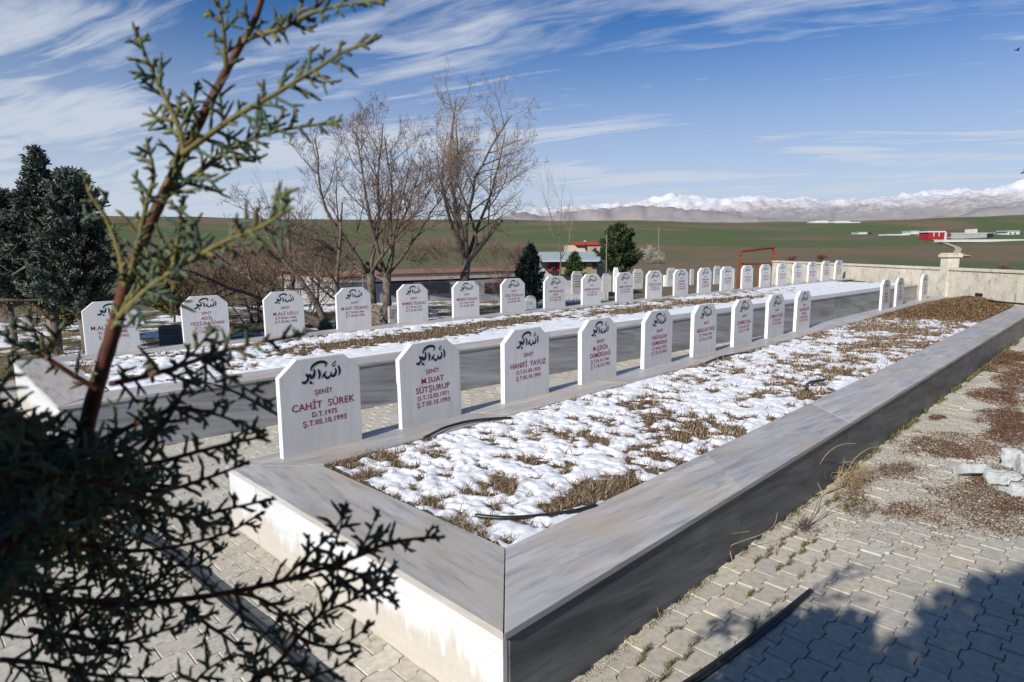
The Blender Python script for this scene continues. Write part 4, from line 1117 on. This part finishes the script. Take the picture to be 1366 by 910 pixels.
hose(g([(634, 688), (655, 690), (674, 691), (700, 690), (735, 686.5), (768, 681.5), (794, 674)], zb_-.004), .0115, 'black hose half buried in snow at the front corner of the nearer bed')
hose(g([(1075, 519), (1076, 514), (1080, 510.5), (1088, 508.5), (1099, 507.5)], zb_+.02), .013, 'hooked black hose end sticking out of the snow mid-way along the nearer bed')
hose(g([(942, 484), (962, 476), (984, 472), (996, 470)], zb_+.01), .012, 'black hose at the snow edge below the sixth near headstone')
hose(g([(1284, 396), (1295, 395.5), (1305, 398), (1323, 401.5), (1345, 404), (1375, 406.5)], .56), .02, 'black hose along the foot of the concrete wall')

# ------------------------------------------------------------------ weeds along the near bed, needles, moss
M['weed'] = plain('dry_weed_stems', (.30, .22, .13), .9, .35, 12)
M['weed_dark'] = plain('dark_twig', (.09, .06, .045), .9, .3, 12)
def weed(stems, r, label, mm, tangle=None, seed=1):
    random.seed(seed)
    mb = MB(); P0 = stems[0][0]
    for S in stems: 
        P = smooth_path(S, 5); mb.tube(P, [r*(1-.6*i/(len(P)-1)) for i in range(len(P))], 5)
    if tangle:
        c, rx, ry, rz, n = tangle
        for _ in range(n):
            p = c+Vector((random.gauss(0, rx*.5), random.gauss(0, ry*.5), abs(random.gauss(0, rz*.35)))); d = (rv()+Z*.5).normalized()
            L = random.uniform(.04, .13); q = [p]
            for k in range(4): d = (d+rv(.35)).normalized(); q.append(q[-1]+d*L/4)
            q = [Vector((max(.012, a.x), a.y, max(.003, a.z))) for a in q]
            mb.tube(q, [.0016, .0014, .0012, .001, .0007], 3, cap=False)
    return tag(mb.build('dry_weed', mm, origin=(P0.x, P0.y, 0)), label, 'weed', 'dry weeds along the side of the near bed')
def up_at(base, u, v, dx=0.0):
    """point seen at (u, v) standing at the same depth as base"""
    d = (base-CAM).dot(FW); return CAM+ray(u, v)*d
b = onz(1100, 660); b.x = max(b.x, .02)
weed([[b, up_at(b, 1091, 645), up_at(b, 1090, 632), up_at(b, 1098, 612), up_at(b, 1112, 598), up_at(b, 1128, 592), up_at(b, 1142, 592)],
      [b, up_at(b, 1128, 632), up_at(b, 1140, 612), up_at(b, 1160, 598), up_at(b, 1178, 596)], [b, up_at(b, 1125, 640), up_at(b, 1150, 625), up_at(b, 1176, 612)],
      [b, up_at(b, 1122, 630), up_at(b, 1126, 610)]], .0035, 'tangled dry weed bush with arching stems against the dark side panel', M['weed'], (onz(1125, 655)+Vector((.03, .12, .02)), .10, .26, .16, 300), 3)
b = onz(1073, 706)
weed([[b, up_at(b, 1086, 690), up_at(b, 1098, 674), up_at(b, 1110, 668)], [b, up_at(b, 1082, 692), up_at(b, 1092, 668)], [b, up_at(b, 1090, 684), up_at(b, 1096, 664), up_at(b, 1104, 658)]], .0038, 'dark forked twig standing in a tuft beside the tangled weed', M['weed_dark'], (b, .05, .05, .03, 70), 4)
b = onz(975, 748); b.x = max(.015, b.x)
weed([[b, up_at(b, 972, 730), up_at(b, 964, 722), up_at(b, 966, 716), up_at(b, 982, 711), up_at(b, 1000, 709)], [b, up_at(b, 974, 730), up_at(b, 990, 722), up_at(b, 1015, 713), up_at(b, 1032, 701), up_at(b, 1037, 684)]], .0028, 'thin looping dry stem against the dark side panel, before the forked twig', M['weed'], None, 5)
b = onz(1036, 742)
weed([[b, up_at(b, 1030, 728), up_at(b, 1026, 716)], [b, up_at(b, 1033, 727), up_at(b, 1034, 720)]], .002, 'short straight dry stalk on the paving under the looping stem', M['weed'], None, 6)
b = onz(879, 822); b.x = max(.012, b.x)
weed([[b, up_at(b, 876, 805), up_at(b, 877, 780), up_at(b, 877, 752)]], .0022, 'single dry stem rising in front of the dark side panel', M['weed'], None, 7)
b = onz(830, 852); b.x = max(.012, b.x)
weed([[b, up_at(b, 827, 838), up_at(b, 828, 820), up_at(b, 825, 808)]], .0018, 'shortest dry stem at the foot of the dark side panel near the corner', M['weed'], None, 8)

mb = MB(); random.seed(12)
PATCH = [(1258, 594, 62, 17, 1), (1198, 624, 32, 10, .9), (1140, 660, 28, 28, .8), (1212, 681, 38, 14, 1), (1310, 665, 60, 30, .7), (1345, 565, 34, 34, .75), (1250, 557, 16, 4, 1), (1340, 480, 40, 14, 1.0), (1240, 640, 90, 40, .06), (1180, 700, 120, 30, .06), (1110, 620, 30, 18, .6), (1320, 525, 30, 10, .8), (1350, 700, 40, 20, .5), (1352, 610, 60, 50, .7), (1330, 560, 50, 14, .7), (1300, 690, 80, 26, .45), (1356, 500, 30, 30, .7)]
for (u, v, ru, rvv, dens) in PATCH:
    c = onz(u, v); a = (onz(u+ru, v)-onz(u-ru, v))*.5; b = (onz(u, v-rvv)-onz(u, v+rvv))*.5
    area = abs(a.x*b.y-a.y*b.x)*3.14; d = (c-CAM).length
    n = int(min(12000, area*dens*22000/max(1, d/5)))
    for _ in range(n):
        rr = math.sqrt(random.random())*1.5; th = random.uniform(0, 6.28)
        p = c+a*rr*math.cos(th)+b*rr*math.sin(th)
        if p.x < .01: continue
        e = .85-rr+1.5*fbm(p.x*3.2, p.y*3.2, 6.6, 4)
        if e < random.uniform(-.02, .22): continue
        L = random.uniform(.008, .024)*max(1, d/6); wd = random.uniform(.0012, .0026)*max(1, d/5); an = random.uniform(0, 6.28)
        dr = Vector((math.cos(an), math.sin(an), random.uniform(-.1, .5))); sd = Vector((-dr.y, dr.x, 0))*wd
        q = Vector((p.x, p.y, random.uniform(.003, .012)))
        k = random.uniform(.5, 1.4); cc = random.choice([(.17, .075, .038), (.20, .095, .05), (.11, .048, .026), (.24, .15, .085)])
        mb.add([q-sd, q+sd, q+dr*L+sd*.4, q+dr*L-sd*.4], [(0, 1, 2, 3)], tuple(x*k for x in cc))
for (u, v, ru, rvv, dens) in PATCH:
    c = onz(u, v); a = (onz(u+ru, v)-onz(u-ru, v))*.5; b = (onz(u, v-rvv)-onz(u, v+rvv))*.5
    d = (c-CAM).length; n = int(min(7000, abs(a.x*b.y-a.y*b.x)*3.14*dens*26000/max(1, d/4)))
    for _ in range(n):
        rr = math.sqrt(random.random())*1.7; th = random.uniform(0, 6.28)
        p = c+a*rr*math.cos(th)+b*rr*math.sin(th)
        if p.x < .01 or 1.0-rr+1.3*fbm(p.x*2.6, p.y*2.6, 3.6, 4) < random.uniform(-.1, .3): continue
        L = random.uniform(.003, .007)*max(1, d/5); an = random.uniform(0, 6.28); k = random.uniform(.6, 1.3); cc = random.choice([(.15, .095, .06), (.20, .13, .08), (.11, .065, .04)])
        q = Vector((p.x, p.y, random.uniform(.001, .004)))
        mb.add([q+Vector((math.cos(an+j*2.09)*L, math.sin(an+j*2.09)*L, 0)) for j in range(3)]+[q+Vector((0, 0, L*.7))], [(0, 1, 3), (1, 2, 3), (2, 0, 3)], tuple(x*k for x in cc))
tag(mb.build('fallen_needles', M['needle']), label='red-brown fallen needles strewn in patches over the open paving', kind='stuff')
mb = MB(); random.seed(14)
for _ in range(9000):
    if random.random() < .5:
        i = random.choice([1, 1, 2, 2, 3]); y = random.uniform(.5, 3.4); x = wav(i, y)+random.gauss(0, .006)
        if fbm(x*2, y*3.3, 1.1, 3) < -.08: continue
    else:
        y = random.uniform(-.1, 14); x = abs(random.gauss(0, .018))+.008
        if fbm(x*2, y*2.2, 7.1, 3) < -.05: continue
    d = max(1, (y+1.4)/3.5); hgt = random.uniform(.008, .03)*min(2, d); an = random.uniform(0, 6.28)
    dr = Vector((math.cos(an), math.sin(an), 0)); sd = Vector((-dr.y, dr.x, 0))*.0016*d; p = Vector((x, y, -.004))
    cc = random.choice([(.06, .09, .025), (.09, .11, .035), (.18, .15, .06), (.24, .19, .10)])
    mb.add([p-sd, p+sd, p+dr*hgt*.7+Z*hgt+sd*.3, p+dr*hgt*.7+Z*hgt-sd*.3], [(0, 1, 2, 3)], cc)
tag(mb.build('moss', M['blade']), label='green moss and small weeds in the paving joints along the near bed', kind='stuff')
# grass and dead stalks on the rough ground behind the far row and left of it
mb = MB(); random.seed(15)
for _ in range(26000):
    y = random.uniform(-3, 26)*random.uniform(.3, 1); x = AXL(y)-.15-abs(random.gauss(0, 1))*4.5
    if fbm(x*.5, y*.5, 3.3, 4) < -.02+.1*random.random(): continue
    d = math.hypot(x-CAM.x, y-CAM.y); hgt = random.uniform(.04, .16); an = random.uniform(0, 6.28)
    dr = Vector((math.cos(an), math.sin(an), 0)); sd = Vector((-dr.y, dr.x, 0))*.0028*d/8; p = Vector((x, y, terr(x, y)-.01))
    k = random.uniform(.5, 1.3); cc = random.choice([(.34, .26, .14), (.28, .20, .10), (.20, .14, .08), (.13, .13, .05)])
    mb.add([p-sd, p+sd, p+dr*hgt*.6+Z*hgt], [(0, 1, 2)], tuple(q*k for q in cc))
tag(mb.build('rough_grass', M['blade']), label='tufts of dead grass on the rough snowy ground behind the long row', kind='stuff')

# ------------------------------------------------------------------ rubble
def chunk(u0, u1, v0, v1, label, seed, flat=.5, square=False):
    random.seed(seed)
    p = onz((u0+u1)/2, v1-1); d = (p-CAM).dot(FW); w_ = (u1-u0)/F_PX*d; hgt = (v1-v0)/F_PX*d*flat
    bm = bmesh.new()
    if square: pts = [(sx*.5, sy*.32, sz) for sx in (-1, 1) for sy in (-1, 1) for sz in (0, 1)]
    else:
        pts = []
        for k in range(14):
            a = k*2*math.pi/7+random.uniform(-.2, .2); r = random.uniform(.38, .56); pts.append((r*math.cos(a), r*.7*math.sin(a), random.uniform(.72, 1) if k % 2 else 0))
    for q in pts: bm.verts.new((q[0]*w_+random.gauss(0, .004), q[1]*w_+random.gauss(0, .004), q[2]*hgt))
    bmesh.ops.convex_hull(bm, input=bm.verts)
    bmesh.ops.subdivide_edges(bm, edges=bm.edges, cuts=3, use_grid_fill=True)
    for vv in bm.verts: vv.co += Vector((fbm(vv.co.x*22, vv.co.y*22, seed+vv.co.z*22, 3), fbm(vv.co.x*22, vv.co.y*22, seed+9+vv.co.z*22, 3), fbm(vv.co.x*22, vv.co.y*22, seed+5+vv.co.z*22, 3)))*(.006 if square else .022)
    me = bpy.data.meshes.new('broken_block'); bm.to_mesh(me); bm.free(); me.materials.append(M['rubble'])
    o = bpy.data.objects.new('broken_block', me); col.objects.link(o); o.location = (p.x, p.y, .004); o.rotation_euler = (random.gauss(0, .05), random.gauss(0, .05), YAW+random.uniform(-.2, .2))
    if square: o.rotation_euler = (R(-28), 0, YAW); o.location.z = .02
    b = o.modifiers.new('bevel', 'BEVEL'); b.width = .006; b.segments = 2
    return tag(o, label, 'rubble', 'broken blocks on the paving')
chunk(1279, 1311, 615, 637, 'square grey block lying apart from the rubble heap', 1, .55, True)
chunk(1334, 1360, 598, 624, 'upright grey chunk at the back of the rubble heap', 2, 1.0)
chunk(1356, 1392, 602, 632, 'large grey chunk cut off by the edge of the picture', 3, .95)
chunk(1315, 1346, 624, 646, 'wedge of grey concrete at the tip of the rubble heap', 4, .85)
chunk(1332, 1364, 620, 640, 'flat pale slab in the middle of the rubble heap', 5, .3)
chunk(1342, 1384, 632, 660, 'flat grey slab nearest in the rubble heap', 6, .55)
chunk(1327, 1349, 645, 656, 'small white flake in front of the rubble heap', 7, .4)

# ------------------------------------------------------------------ bird
p = at(1357, 67, 45); mb = MB(); mb.smooth = True
mb.tube([p+X*-.17, p+X*-.12, p, p+X*.10, p+X*.16], [.012, .045, .06, .04, .008], 7)
for s in (-1, 1):
    q = p+Yv*s*.04+Z*.02
    mb.add([q+X*-.08, q+X*.07, q+Yv*s*.16+Z*.10+X*.05, q+Yv*s*.30+Z*.05-X*.04, q+Yv*s*.16+Z*.085-X*.08, q-Z*.012], [(0, 1, 2, 4), (4, 2, 3), (0, 5, 1)])
tag(mb.build('bird', M['darkstone'], origin=p), 'small dark bird flying alone in the blue sky', 'bird')

# ------------------------------------------------------------------ foreground conifer
random.seed(101)
woody, leafy, olive = MB(), MB(), MB()
for q in (woody, leafy, olive): q.smooth = True
def px_len(n, d): return n/F_PX*d
def twiglet(p, d, L, r, lvl=0):
    """short blunt scale-leaved shoot with side shoots"""
    n = max(3, int(L/.0035)); n = min(n, 9); pts = [p]; dd = d.normalized()
    for k in range(n):
        dd = (dd+rv(.07)).normalized(); pts.append(pts[-1]+dd*L/n)
    rr = [r*(1.0-.35*k/n) for k in range(n+1)]; rr[-1] *= .62
    b = random.uniform(.6, 1.3); leafy.cur = tuple(x*b for x in random.choice([(.085, .125, .09), (.105, .145, .085), (.07, .108, .085), (.13, .145, .065), (.15, .13, .06)]))
    leafy.tube(pts, rr, 5, bump=.17)
    if lvl < 1 and L > .010:
        side = dd.cross(rv()).normalized()
        m_ = max(1, int(L/.0048))
        for k in range(1, m_+1):
            t = k/(m_+.5); i = min(n-1, int(t*n)); s = 1 if k % 2 else -1
            ax = (side*s+rv(.35)).normalized(); ax = (ax-dd*ax.dot(dd)).normalized()
            if random.random() < .85: twiglet(pts[i], dd*.8+ax, L*random.uniform(.32, .62), r*.85, lvl+1)
def shoot(P, r0, r1, wood=True, dens=1.0, tl=.022, start=.06, tr=.0019, rev=False):
    """woody lateral along P with leafy twigs on both sides"""
    S = smooth_path(P, 5); n = len(S)
    rr = [r0+(r1-r0)*i/(n-1) for i in range(n)]
    (woody if wood else olive).tube(S, rr, 6, bump=.05)
    tot = sum((S[i+1]-S[i]).length for i in range(n-1)); step = .0078/dens; acc = 0; nxt = tot*start; k = 0
    side = ((S[-1]-S[0]).normalized()).cross(FW).normalized()
    for i in range(n-1):
        l = (S[i+1]-S[i]).length; 
        while nxt < acc+l:
            t = (nxt-acc)/max(l, 1e-6); p = S[i].lerp(S[i+1], t); d = (S[i+1]-S[i]).normalized()
            s = 1 if k % 2 else -1; ax = (side*s+rv(.5)); ax = (ax-d*ax.dot(d)).normalized()
            f = 1-.55*(nxt/tot)
            twiglet(p, d*random.uniform(.55, .95)+ax, tl*1.25*f*random.uniform(.5, 1.4), tr*random.uniform(.85, 1.15)); k += 1
            nxt += step*random.uniform(.6, 1.5)
        acc += l
    d = (S[-1]-S[-2]).normalized(); twiglet(S[-1], d, tl*.6, tr); twiglet(S[-1], d+rv(.4), tl*.5, tr)
def PX(L, d0, d1): 
    n = len(L); return [at(u, v, d0+(d1-d0)*i/max(1, n-1)) for i, (u, v) in enumerate(L)]
# main stem, continuing down and out of the picture to its foot
main = PX([(-150, 1010), (-40, 850), (50, 720), (100, 620), (128, 520), (152, 440), (168, 380), (192, 318), (216, 265), (246, 204), (272, 152), (300, 98), (320, 62), (342, 22), (356, -30)], .62, .54)
base = Vector((main[0].x-.02, main[0].y-.12, 0))
S = smooth_path(main, 5); n = len(S)
woody.tube(S, [.0100-.0078*(i/(n-1))**.8 for i in range(n)], 8, bump=.04)
foot = smooth_path([base-Z*.05, base+Z*.4+Vector((.01, .02, 0)), base+Z*.8+Vector((0, .03, 0)), main[0]-(main[1]-main[0])*.3, main[0]], 5)
woody.tube(foot, [.034-.0160*i/(len(foot)-1) for i in range(len(foot))], 9, bump=.03)
L_ = [([(325, 55), (345, 46), (372, 40), (398, 26), (425, 14), (460, 6), (500, 2)], .54, .50, .0026, 1.25, .020),
      ([(302, 95), (300, 66), (298, 40), (292, 10), (287, -20)], .54, .52, .0024, 1.2, .018),
      ([(243, 206), (268, 188), (300, 165), (335, 143), (368, 125), (400, 105), (428, 88), (452, 72), (488, 58)], .545, .50, .0030, 1.2, .024),
      ([(214, 268), (240, 248), (275, 222), (310, 198), (345, 182), (385, 172), (436, 164)], .545, .60, .0030, 1.2, .024),
      ([(246, 205), (240, 175), (228, 145), (212, 115), (198, 84), (184, 50)], .545, .53, .0028, 1.3, .022),
      ([(172, 372), (182, 335), (190, 300), (196, 270), (205, 235), (200, 205)], .56, .53, .0030, 1.2, .022),
      ([(168, 385), (160, 340), (150, 310), (138, 285), (122, 262), (116, 245)], .565, .55, .0028, 1.1, .018),
      ([(216, 265), (228, 230), (236, 205), (255, 150), (262, 120)], .545, .57, .0022, .9, .018),
      ([(158, 425), (190, 392), (230, 362), (270, 338), (310, 318), (350, 302), (378, 284)], .57, .44, .0030, 1.1, .030),
      ([(230, 362), (236, 330), (240, 300), (243, 276)], .53, .50, .0022, 1.3, .020),
      ([(150, 440), (170, 400), (186, 372), (200, 352)], .57, .60, .0022, 1., .016)]
for pts, d0, d1, r, dens, tl in L_:
    shoot(PX(pts, d0, d1), r, r*.45, False, dens, tl)
# lower, shaded spread
LOW = [([(148, 512), (190, 503), (235, 490), (280, 474), (325, 462), (392, 449)], .57, .50, .0028),
       ([(270, 478), (300, 500), (330, 520), (352, 533)], .53, .50, .0018), ([(235, 490), (258, 470), (276, 448)], .55, .53, .0018),
       ([(132, 520), (100, 502), (66, 480), (30, 462), (-6, 440)], .57, .52, .0028), ([(66, 480), (52, 455), (42, 430)], .54, .53, .0018),
       ([(112, 590), (80, 575), (40, 562), (-10, 556)], .60, .56, .0028),
       ([(112, 598), (150, 580), (195, 560), (235, 545), (285, 552), (338, 572)], .60, .54, .0028),
       ([(190, 600), (212, 575), (230, 548), (246, 520), (257, 508)], .56, .55, .0028),
       ([(104, 620), (150, 622), (205, 618), (255, 605), (305, 592), (346, 584)], .60, .52, .0030),
       ([(100, 640), (160, 650), (215, 655), (270, 640), (318, 622)], .61, .55, .0030),
       ([(92, 650), (150, 672), (200, 682), (252, 690), (300, 680), (352, 668)], .61, .56, .0030),
       ([(60, 720), (120, 728), (180, 735), (240, 728), (300, 712), (340, 690)], .62, .60, .0028),
       ([(20, 790), (90, 800), (170, 806), (240, 800), (308, 790), (376, 775), (431, 758), (478, 742), (520, 724), (575, 717)], .60, .54, .0036),
       ([(376, 775), (412, 740), (440, 715), (456, 690)], .56, .54, .0018), ([(431, 758), (448, 722), (459, 686)], .56, .55, .0018), ([(478, 742), (492, 712), (500, 694)], .55, .54, .0016),
       ([(308, 790), (350, 800), (395, 830), (420, 846)], .58, .6, .002), ([(431, 758), (470, 762), (505, 790), (520, 800)], .56, .57, .002), ([(450, 768), (485, 790), (518, 762)], .57, .59, .0018),
       ([(300, 930), (345, 905), (375, 880), (398, 850), (425, 822), (460, 805), (512, 782)], .58, .55, .0028),
       ([(398, 850), (430, 862), (460, 858), (486, 840)], .57, .57, .0018), ([(425, 822), (445, 790), (452, 752)], .57, .56, .0018),
       ([(345, 905), (340, 880), (350, 850), (372, 828)], .58, .6, .0018), ([(350, 930), (400, 908), (445, 892), (466, 878)], .57, .56, .002),
       ([(40, 840), (100, 850), (160, 858), (215, 842), (256, 830)], .6, .56, .0028), ([(0, 880), (60, 886), (120, 900), (200, 905)], .58, .56, .0026),
       ([(90, 940), (120, 890), (150, 850), (172, 800)], .6, .58, .0024), ([(180, 806), (215, 770), (250, 745), (280, 722)], .6, .62, .0022),
       ([(240, 800), (275, 832), (305, 852), (330, 872)], .59, .6, .0022), ([(255, 930), (265, 905), (285, 888), (300, 880)], .56, .55, .0018)]
for pts, d0, d1, r in LOW:
    shoot(PX(pts, d0, d1), r, r*.4, True, .85, .021, .05)
# dense inner sprays near the stem, lower left
for _ in range(40):
    u0 = random.uniform(-70, 90); v0 = random.gauss(650, 55) if random.random() < .8 else random.uniform(700, 930); d0 = random.uniform(.46, .82)
    a = random.gauss(-.12, .62); L = random.uniform(110, 260)*(1.0 if v0 < 760 else .9)
    if v0 < 560: continue
    pts = []; u, v = u0, v0
    for k in range(5):
        pts.append((u, v)); a += random.gauss(0, .16); u += math.cos(a)*L/4; v += math.sin(a)*L/4
    if pts[-1][0] > 300 or any(a_[0] < 135 and a_[1] < 600 for a_ in pts): continue
    shoot(PX(pts, d0, d0+random.uniform(-.10, .10)), .0026, .001, True, .9, .026, .03)
for _ in range(26):
    u0 = random.uniform(-90, -10); v0 = random.uniform(560, 760); d0 = random.uniform(.40, .6)
    pts = [(u0, v0), (u0+40, v0+random.uniform(-30, 30)), (u0+90, v0+random.uniform(-50, 50))]
    shoot(PX(pts, d0, d0), .0030, .0012, True, 1.3, .028, .02)
# the conifer behind the viewer whose shade lies on the paving and on the lower sprays
random.seed(55)
p0 = Vector((2.7, -3.9, 0)); wd = MB(); wd.smooth = True; cr = MB()
wd.tube([p0-Z*.05, p0+Z*1, p0+Z*2.2+X*.1, p0+Z*3.6+X*.25], [.10, .085, .05, .02], 8)
BL = [(Vector((2.4, -3.5, 2.5)), Vector((.98, .8, 1.15)), 17000), (Vector((3.3, -3.6, 3.3)), Vector((1.2, .9, 1.15)), 17000), (Vector((2.7, -3.7, 1.3)), Vector((.9, .7, .7)), 4000), (Vector((4.1, -2.8, 3.1)), Vector((1.0, 1.3, 1.5)), 15000),
      (Vector((1.06, -2.05, 1.35)), Vector((.28, .45, .85)), 6500), (Vector((.92, -1.8, .75)), Vector((.26, .35, .6)), 2500)]
SA = TOSUN.orthogonal().normalized(); SBV = TOSUN.cross(SA)
CLEAR = set()
for pts_, d0_, d1_ in [(L[0], L[1], L[2]) for L in L_]+[([(168, 380), (192, 318), (216, 265), (246, 204), (272, 152), (300, 98), (320, 62), (342, 22)], .56, .54)]:
    for p_ in smooth_path(PX(pts_, d0_, d1_), 4):
        a_, b_ = int(p_.dot(SA)//.03), int(p_.dot(SBV)//.03)
        for i_ in (-3, -2, -1, 0, 1, 2, 3):
            for j_ in (-3, -2, -1, 0, 1, 2, 3):
                if i_*i_+j_*j_ < 10: CLEAR.add((a_+i_, b_+j_))
def shades_shoots(q): return (int(q.dot(SA)//.03), int(q.dot(SBV)//.03)) in CLEAR
def hidden_side(q):
    """True where a spray stays clear of the viewer and outside the picture"""
    u, v, d = proj(q)
    if (Vector(q)-CAM).length < .42: return False
    return d < .02 or u < -75 or u > 1440 or v < -75 or v > 985
for bi, (c, rd, n) in enumerate(BL):
    near_ = bi >= 4; w_mb, l_mb = (woody, leafy) if near_ else (wd, cr)
    for _ in range(40 if near_ else 70):
        d = rv().normalized(); q = c+Vector((d.x*rd.x, d.y*rd.y, d.z*rd.z))*random.uniform(.6, 1.0)
        s = (foot[min(len(foot)-1, 8+random.randint(0, 10))] if near_ else p0+Z*max(.5, min(3.3, q.z-.5)))
        if not (hidden_side(q) and hidden_side((s+q)/2) and hidden_side(s.lerp(q, .8))): continue
        w_mb.tube([s, (s+q)/2-Z*.05, q], [.016, .01, .004] if not near_ else [.006, .004, .002], 4, cap=False)
    for _ in range(n):
        d = rv().normalized(); q = c+Vector((d.x*rd.x, d.y*rd.y, d.z*rd.z))*random.random()**.36
        if fbm(q.x*2.3, q.y*2.3, q.z*2.3, 3) < (-.2 if near_ else -.22) or not hidden_side(q): continue
        s = (d+rv(.7)).normalized(); l = random.uniform(.05, .11); wv = s.cross(rv()).normalized()*(.016 if near_ else .024); b = random.uniform(.6, 1.3); cc = random.choice(BLUE)
        if not hidden_side(q+s*l*1.3) or (q.y < -1.5 and shades_shoots(q)): continue
        l_mb.add([q-wv, q+wv, q+s*l*.6+wv*.9, q+s*l, q+s*l*.6-wv*.9], [(0, 1, 2, 3, 4)], tuple(x*b for x in cc))
root = empty('conifer', p0, 'bushy conifer out of view whose dappled shade lies on the paving', 'tree')
wd.build('trunk', M['bark'], root); cr.build('crown', M['leaf'], root)
root = empty('conifer', (base.x, base.y, 0), 'blue-green conifer with a reddish stem reaching across the front of the view, out of focus', 'tree')
m, nt, bs = mat('reddish_bark', .75, .3)
co = nt.new('ShaderNodeTexCoord').outputs['Object']
setc(nt, bs, nt.mix(nt.ramp(nt.noise(co, 55, 5, .6), [(.3, 0.), (.7, 1.)]), (.055, .016, .013), (.15, .055, .03)))
woody.build('trunk', m, root)
olive.build('branches', plain('olive_shoots', (.15, .13, .045), .8, .3, 60), root)
leafy.build('crown', M['leaf'], root)


for (x_, y_, h_, sd_, lb_) in ((5.5, -.6, 5.6, 71, 'nearest of the conifers lining the open paving, out of view'), (5.7, 3.2, 6.2, 72, 'middle conifer lining the open paving, out of view'), (5.9, 7.4, 5.9, 73, 'last conifer lining the open paving, out of view')):
    conifer(Vector((x_, y_, 0)), h_, 1.55, lb_, BLUE, sd_, n=16000, leaf=(.12, .035), trunk_bare=.08, trunk_r=.12, shape=lambda t: (1-t)**.6, grp='conifers lining the paving')
